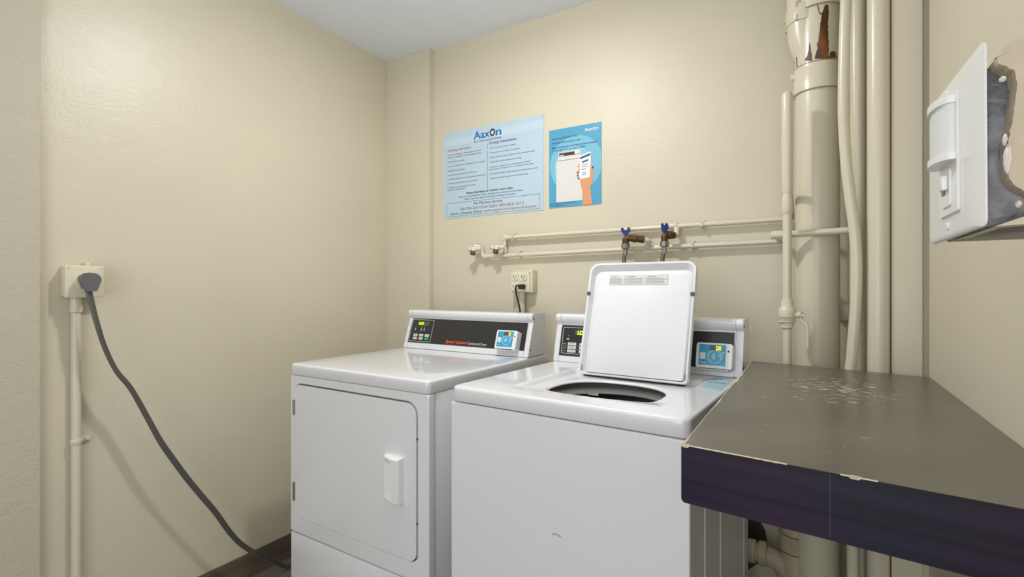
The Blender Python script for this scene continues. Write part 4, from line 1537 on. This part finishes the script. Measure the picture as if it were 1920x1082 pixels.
def stain(name, outline_px, m, dr=.0006):
    """patch lying on the stack's curved surface; outline in photo pixels read onto the cylinder"""
    Rr = RS - .001 + dr

    def cyl(px, py):
        r = Fv + Rv * ((px - 960) / FPX) + Vector((0, 0, -(py - 541) / FPX))
        dx, dy = -XS_, -YS_
        A = r.x ** 2 + r.y ** 2; B_ = 2 * (dx * r.x + dy * r.y); Cc = dx * dx + dy * dy - Rr * Rr
        t = (-B_ - math.sqrt(max(0, B_ * B_ - 4 * A * Cc))) / (2 * A)
        p = Vector((0, 0, CAM_H)) + r * t
        return math.atan2(p.y - YS_, p.x - XS_), p.z
    Lr = [(cyl(xa, y), cyl(xb, y)) for y, xa, xb in outline_px]
    b = BM()
    prev = None
    for (a_, b_) in Lr:
        row = []
        for k in range(9):
            th = a_[0] + (b_[0] - a_[0]) * k / 8
            zz = a_[1] + (b_[1] - a_[1]) * k / 8
            row.append(b.verts.new((XS_ + Rr * math.cos(th), YS_ + Rr * math.sin(th), zz)))
        if prev:
            for k in range(8):
                b.faces.new((prev[k], prev[k + 1], row[k + 1], row[k]))
        prev = row
    rel(stk, name, b, m)['label'] = 'brown rust streak' if 'rust' in name else 'bare dark iron patch'


def dense(rows, jit, n=40, seed=1):
    random.seed(seed)
    out = []
    ys = [r[0] for r in rows]
    for i in range(n + 1):
        y = ys[0] + (ys[-1] - ys[0]) * i / n
        for a_, b_ in zip(rows, rows[1:]):
            if a_[0] <= y <= b_[0]:
                t = (y - a_[0]) / (b_[0] - a_[0])
                l_ = a_[1] + (b_[1] - a_[1]) * t; r_ = a_[2] + (b_[2] - a_[2]) * t
                break
        j1 = noise.noise(Vector((y * .35, seed, 0))) * jit
        j2 = noise.noise(Vector((y * .35, seed + 9, 0))) * jit
        out.append((y, min(l_ + j1, r_ - .3), max(r_ + j2, l_ + .3)))
    return out


stain('rust_streak', dense([(9, 1547, 1553), (25, 1541, 1554), (45, 1538, 1552.5), (65, 1536, 1553), (80, 1534, 1554), (95, 1536, 1554), (110, 1540, 1553)], 2.2), 'rust')
stain('bare_iron_patch', dense([(80, 1531.5, 1533), (90, 1533, 1536), (100, 1530, 1541), (110, 1527, 1544)], 1.5, 20, 4), 'rust_dark', .0009)
stain('bare_iron_patch', dense([(81, 1517, 1518.5), (95, 1516, 1521), (105, 1513, 1522), (114, 1508, 1523)], 1.5, 20, 5), 'rust_dark')
stain('bare_iron_patch', dense([(99, 1493, 1493.8), (115, 1493, 1494.5), (126, 1493.5, 1495.5)], .5, 20, 6), 'rust_dark')
stain('bare_iron_patch', dense([(9, 1532, 1534), (14, 1533, 1535), (20, 1534.5, 1536), (27, 1537, 1541)], .8, 16, 7), 'rust')
stain('bare_iron_patch', dense([(96, 1558, 1566), (103, 1555, 1568), (109, 1553, 1569)], 3, 20, 8), 'rust')

# curved thin pipe
YA = 1.712
cvp = [(1588, -60), (1586, 0), (1583, 90), (1581.5, 170), (1582, 230), (1587, 310), (1594, 370), (1602, 430), (1606, 490), (1605, 560), (1601, 620), (1597, 670), (1594, 720)]
pts = [at(x, y, Y=YA) for x, y in cvp]
pts.append(Vector((pts[-1].x + .004, YA, .6))); pts.append(Vector((pts[-1].x + .006, YA, 0.0)))
ap = empty('bowed_pipe', tuple(pts[-1]), 0, 'thin cream pipe bowing outward just right of the big stack', 'pipe')
b = BM(); tube(b, catmull(pts, 8), .0140, 20)
rel(ap, 'pipe', b, 'pipe')
# straight pipe beside it
bp_ = empty('straight_pipe', (.118, 1.80, 0), 0, 'straight cream pipe standing behind the bowed pipe', 'pipe')
b = BM(); tube(b, [(.114, 1.772, 0), (.114, 1.772, ZC)], .0195, 28)
rel(bp_, 'pipe', b, 'pipe')
cp2 = empty('corner_pipe', (.158, 1.70, 0), 0, 'broad pale cream pipe standing against the boxed pilaster', 'pipe')
xcc = at(1647, 541, Y=1.722).x
b = BM(); tube(b, [(xcc, 1.722, 0), (xcc, 1.722, ZC)], .0265, 36)
rel(cp2, 'pipe', b, 'pipe')
b = BM()
random.seed(5)
for k in range(14):
    z = 1.0 + random.random() * 1.2
    lathe(b, (xcc - .006 + random.random() * .01, 1.722 - .0262, z), [(.0022, -.001), (.0012, .0012)], '-y', 8)
rel(cp2, 'paint_drip', b, 'pipe')
tag(obj('orange_bead', lathe(BM(), tuple(at(1622, 231, Y=1.745)), [(.001, -.006), (.003, -.004), (.003, .004), (.001, .006)], 'z', 10),
        mat('orange_bead', (205, 120, 40), .5)), 'tiny orange blob between the two rightmost vertical pipes', 'fastener')

# wall sleeve behind the stack
tag(obj('wall_sleeve', box(BM(), .075, .135, YB - .05, YB, Z(600, YB, 1583), Z(568, YB, 1583), .003), 'pipe'),
    'painted block on the back wall seen between the big stack and the bowed pipe', 'bracket')

# drain fittings low down, under the worktop: a cleanout tee off the stack
xd, yd = -.043, 1.90
b = BM()
lathe(b, (xd, yd, 0), [(.047, 0), (.047, .44), (.040, .455), (.020, .460)], 'z', 40)
rel(stk, 'cleanout', b, 'pipe_dirty')
za, zb_ = Z(1007, yd - .045, 1480), Z(1040, yd - .045, 1480)
b = BM()
lathe(b, (xd, yd, 0), [(.0475, zb_), (.0505, zb_ + .002), (.0505, za - .002), (.0475, za)], 'z', 40)
ck = rel(stk, 'cleanout_band', b, 'pipe_dirty')
b = BM()
for q in (za, zb_):
    lathe(b, (xd, yd, q), [(.0508, -.0012), (.0508, .0012)], 'z', 40, cap=False)
obj('band_seam', b, 'seam', ck)
zz = at(1440, 1041, Y=1.89).z
b = BM()
tube(b, fillet([(xd - .002, yd, zz - .10), (xd - .05, yd - .005, zz - .01), (xd - .10, 1.89, zz), (xd - .36, 1.90, zz + .01)], .04), .031, 28)
rel(stk, 'side_arm', b, 'pipe_dirty')
for (xx, rr) in ((xd - .100, .039), (xd - .133, .038), (xd - .165, .035)):
    b = BM(); lathe(b, (xx, 1.891, zz + .001), [(rr - .004, -.013), (rr, -.011), (rr, .011), (rr - .004, .013)], 'x', 28)
    rel(stk, 'slip_nut', b, 'pipe_dirty')
# irregular dark mottled patch on wall behind the drain, low
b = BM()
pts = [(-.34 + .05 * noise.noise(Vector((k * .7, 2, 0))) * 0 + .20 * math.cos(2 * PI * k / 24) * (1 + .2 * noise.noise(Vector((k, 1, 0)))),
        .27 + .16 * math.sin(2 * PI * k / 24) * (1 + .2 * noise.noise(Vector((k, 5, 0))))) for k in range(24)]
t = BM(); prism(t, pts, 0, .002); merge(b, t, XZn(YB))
tag(obj('dark_patch', b, mat('dark_mottled_wall', (72, 66, 56), .8, var=.4, vscale=9), smooth=False), 'dark mottled wall patch low behind the drain fittings', 'wall patch')

# ------------------------------------------------------------------ motion sensor switch on its block
SP0, SP1 = Vector((.0925, .4285, .0025)), Vector((.0866, .556, 0))
u = (SP0 - SP1); WSP = u.length
sw = empty('motion_sensor_switch', (.09, .49, 1.29), 0, 'large white wall plate with motion sensor and slider, on the right wall block', 'switch')
swm0 = frame((SP1.x, SP1.y, 1.2325), u, (0, 0, 1))   # x from far edge towards the camera, y up, z towards the room (-x)
if swm0.to_3x3().col[2].x > 0:
    swm0 = frame((SP0.x, SP0.y, 1.2350), -u, (0, 0, 1))
    flip = True
else:
    flip = False
swm = Matrix.Translation(-Vector(sw.location)) @ swm0
HSP = .1195


def sx(v):
    """distance from the far edge -> local x"""
    return WSP - v if flip else v


def swo(name, bm, m, par=None, **k):
    return obj(name, bm, m, par or sw, None if par else swm, **k)


nearb, farb = .024, .004
xa_, xb_ = (nearb, WSP - farb) if flip else (farb, WSP - nearb)
t = bmesh.new()
ls = []
for (o_, z_) in ((rrect(0, WSP, 0, HSP, .005, 5), -.0034), (rrect(0, WSP, 0, HSP, .005, 5), -.0022),
                 (rrect(xa_ * .35, WSP - (WSP - xb_) * .35, .0015, HSP - .0015, .005, 5), -.0010), (rrect(xa_ * .8, WSP - (WSP - xb_) * .8, .004, HSP - .004, .005, 5), -.0002), (rrect(xa_, xb_, .0055, HSP - .0055, .004, 5), 0)):
    ls.append([t.verts.new((p[0], p[1], z_)) for p in o_])
t.faces.new(ls[0][::-1]); t.faces.new(ls[-1])
for a_, c_ in zip(ls, ls[1:]):
    for k in range(len(a_)):
        t.faces.new((a_[k], a_[(k + 1) % len(a_)], c_[(k + 1) % len(a_)], c_[k]))
pl = swo('plate', t, 'switch', angle=60)
cxs = sx(.063)
b = prism(BM(), rrect(cxs - .023, cxs + .023, HSP * .14, HSP * .86, .002, 3), -.001, .0018, bev=.001)
swo('insert', b, 'switch', pl)


def arch(bm, z0, z1, proud, w_=.021):
    pts = [(cxs - w_, -.001)]
    for k in range(13):
        a = PI * k / 12
        pts.append((cxs - w_ * math.cos(a), .002 + proud * math.sin(a) ** .7))
    pts.append((cxs + w_, -.001))
    t = BM()
    prism(t, pts, z0, z1)
    merge(bm, t, Matrix(((1, 0, 0, 0), (0, 0, 1, 0), (0, 1, 0, 0), (0, 0, 0, 1))))


b = BM(); arch(b, HSP * .50, HSP * .80, .0085, .0195)
swo('sensor_lens', b, 'lens', pl)['label'] = 'frosted sensor lens'
for q in (.80, .455):
    b = BM(); arch(b, HSP * q, HSP * (q + .045), .0105)
    swo('lens_hood', b, 'switch', pl)
b = BM(); prism(b, rrect(cxs - .010, cxs + .010, HSP * .19, HSP * .42, .002, 3), 0, .003, bev=.001)
sl_ = swo('slider_frame', b, 'switch', pl)
b = BM(); box(b, cxs - .008, cxs - .001, HSP * .27, HSP * .36, .003, .0036)
swo('slider_slot', b, 'display_dim', sl_)
b = BM(); box(b, cxs - .003, cxs + .007, HSP * .29, HSP * .38, .003, .0065, .001)
swo('slider_knob', b, 'switch', sl_)
for (xx, yy) in ((sx(.056), .925), (sx(.056), .075)):
    swo('screw', lathe(BM(), (xx, HSP * yy, 0), [(.0032, 0), (.0025, .0012)], 'z', 12), 'switch', pl)

blk = empty('switch_mounting_block', (.18, .49, 1.29), 0, 'battered plaster block with exposed grey box behind the sensor switch plate', 'mounting block')
KB = .942


def near(bm):
    for v in bm.verts:
        wall = v.co.x > .24
        v.co.x *= KB
        v.co.y *= KB
        v.co.z = 1.195 + (v.co.z - 1.195) * KB
        if wall:
            v.co.x = XR
    return bm


b = BM(); box(b, .1025, .20, .4650, .585, 1.2365, 1.3475, .002)
rel(blk, 'metal_box', near(b), 'box_metal')['label'] = 'exposed smeared grey metal box'
# torn plaster round the box: a thick irregular skin on the camera side, top and bottom
edge = []
KX = .0028
key = [(.125, 1.2520), (.1185, 1.2555), (.1150, 1.2580), (.1105, 1.2625), (.1078, 1.2680), (.1070, 1.2780), (.1072, 1.2880), (.1085, 1.2980), (.1100, 1.3080), (.1108, 1.3180), (.1118, 1.3280), (.1105, 1.3370), (.1065, 1.3405), (.1030, 1.3430), (.1015, 1.3470)]
for (a_, c_) in zip(key, key[1:]):
    for k in range(5):
        t = k / 5
        x_, z_ = KX + a_[0] + (c_[0] - a_[0]) * t, a_[1] + (c_[1] - a_[1]) * t
        edge.append((x_ + .0007 * noise.noise(Vector((x_ * 500, z_ * 500, 0))), z_ + .0007 * noise.noise(Vector((x_ * 500, z_ * 500, 7)))))
poly_ = edge + [(.1050, 1.3485), (.1080, 1.3500), (.1100, 1.3555), (.125, 1.3590), (XR, 1.362), (XR, 1.252)]
t = bmesh.new()
fr = [t.verts.new((x, .4485 + .0008 * noise.noise(Vector((x * 300, z * 90, 0))), z)) for x, z in poly_]
bk = [t.verts.new((x + .0006, .56, z)) for x, z in poly_]
n = len(poly_)
t.faces.new(fr); t.faces.new(bk[::-1])
for k in range(n):
    t.faces.new((fr[k], bk[k], bk[(k + 1) % n], fr[(k + 1) % n]))
prism(t, [(.104, 1.2362), (.135, 1.2375), (XR, 1.240), (XR, 1.252), (.125, 1.2445), (.113, 1.2398)], .0, .105, mtx=Matrix(((1, 0, 0, 0), (0, 0, 1, .4500), (0, 1, 0, 0), (0, 0, 0, 1))))
rel(blk, 'torn_plaster', near(t), 'plaster_torn', angle=30)
for (xx, zz, rx, rz) in ((.1105, 1.2800, .0022, .0095), (.1080, 1.3330, .0018, .002), (.1155, 1.2500, .0016, .0024), (.1090, 1.2930, .0012, .004)):
    b = BM(); t = BM(); bmesh.ops.create_icosphere(t, subdivisions=3, radius=1)
    for v in t.verts:
        v.co = Vector((v.co.x * rx, v.co.y * .0025, v.co.z * rz)) * (1 + .25 * noise.noise(v.co * 2))
    merge(b, t, Matrix.Translation((xx, .4500, zz)))
    rel(blk, 'putty_smear', near(b), 'putty')
b = BM()
t = BM(); prism(t, [(.1040, 1.3475), (.1070, 1.3510), (.1110, 1.3530), (.1100, 1.3495), (.1065, 1.3480)], 0, .004); merge(b, t, XZn(.452))
rel(blk, 'peeling_flake', near(b), 'plaster_torn')
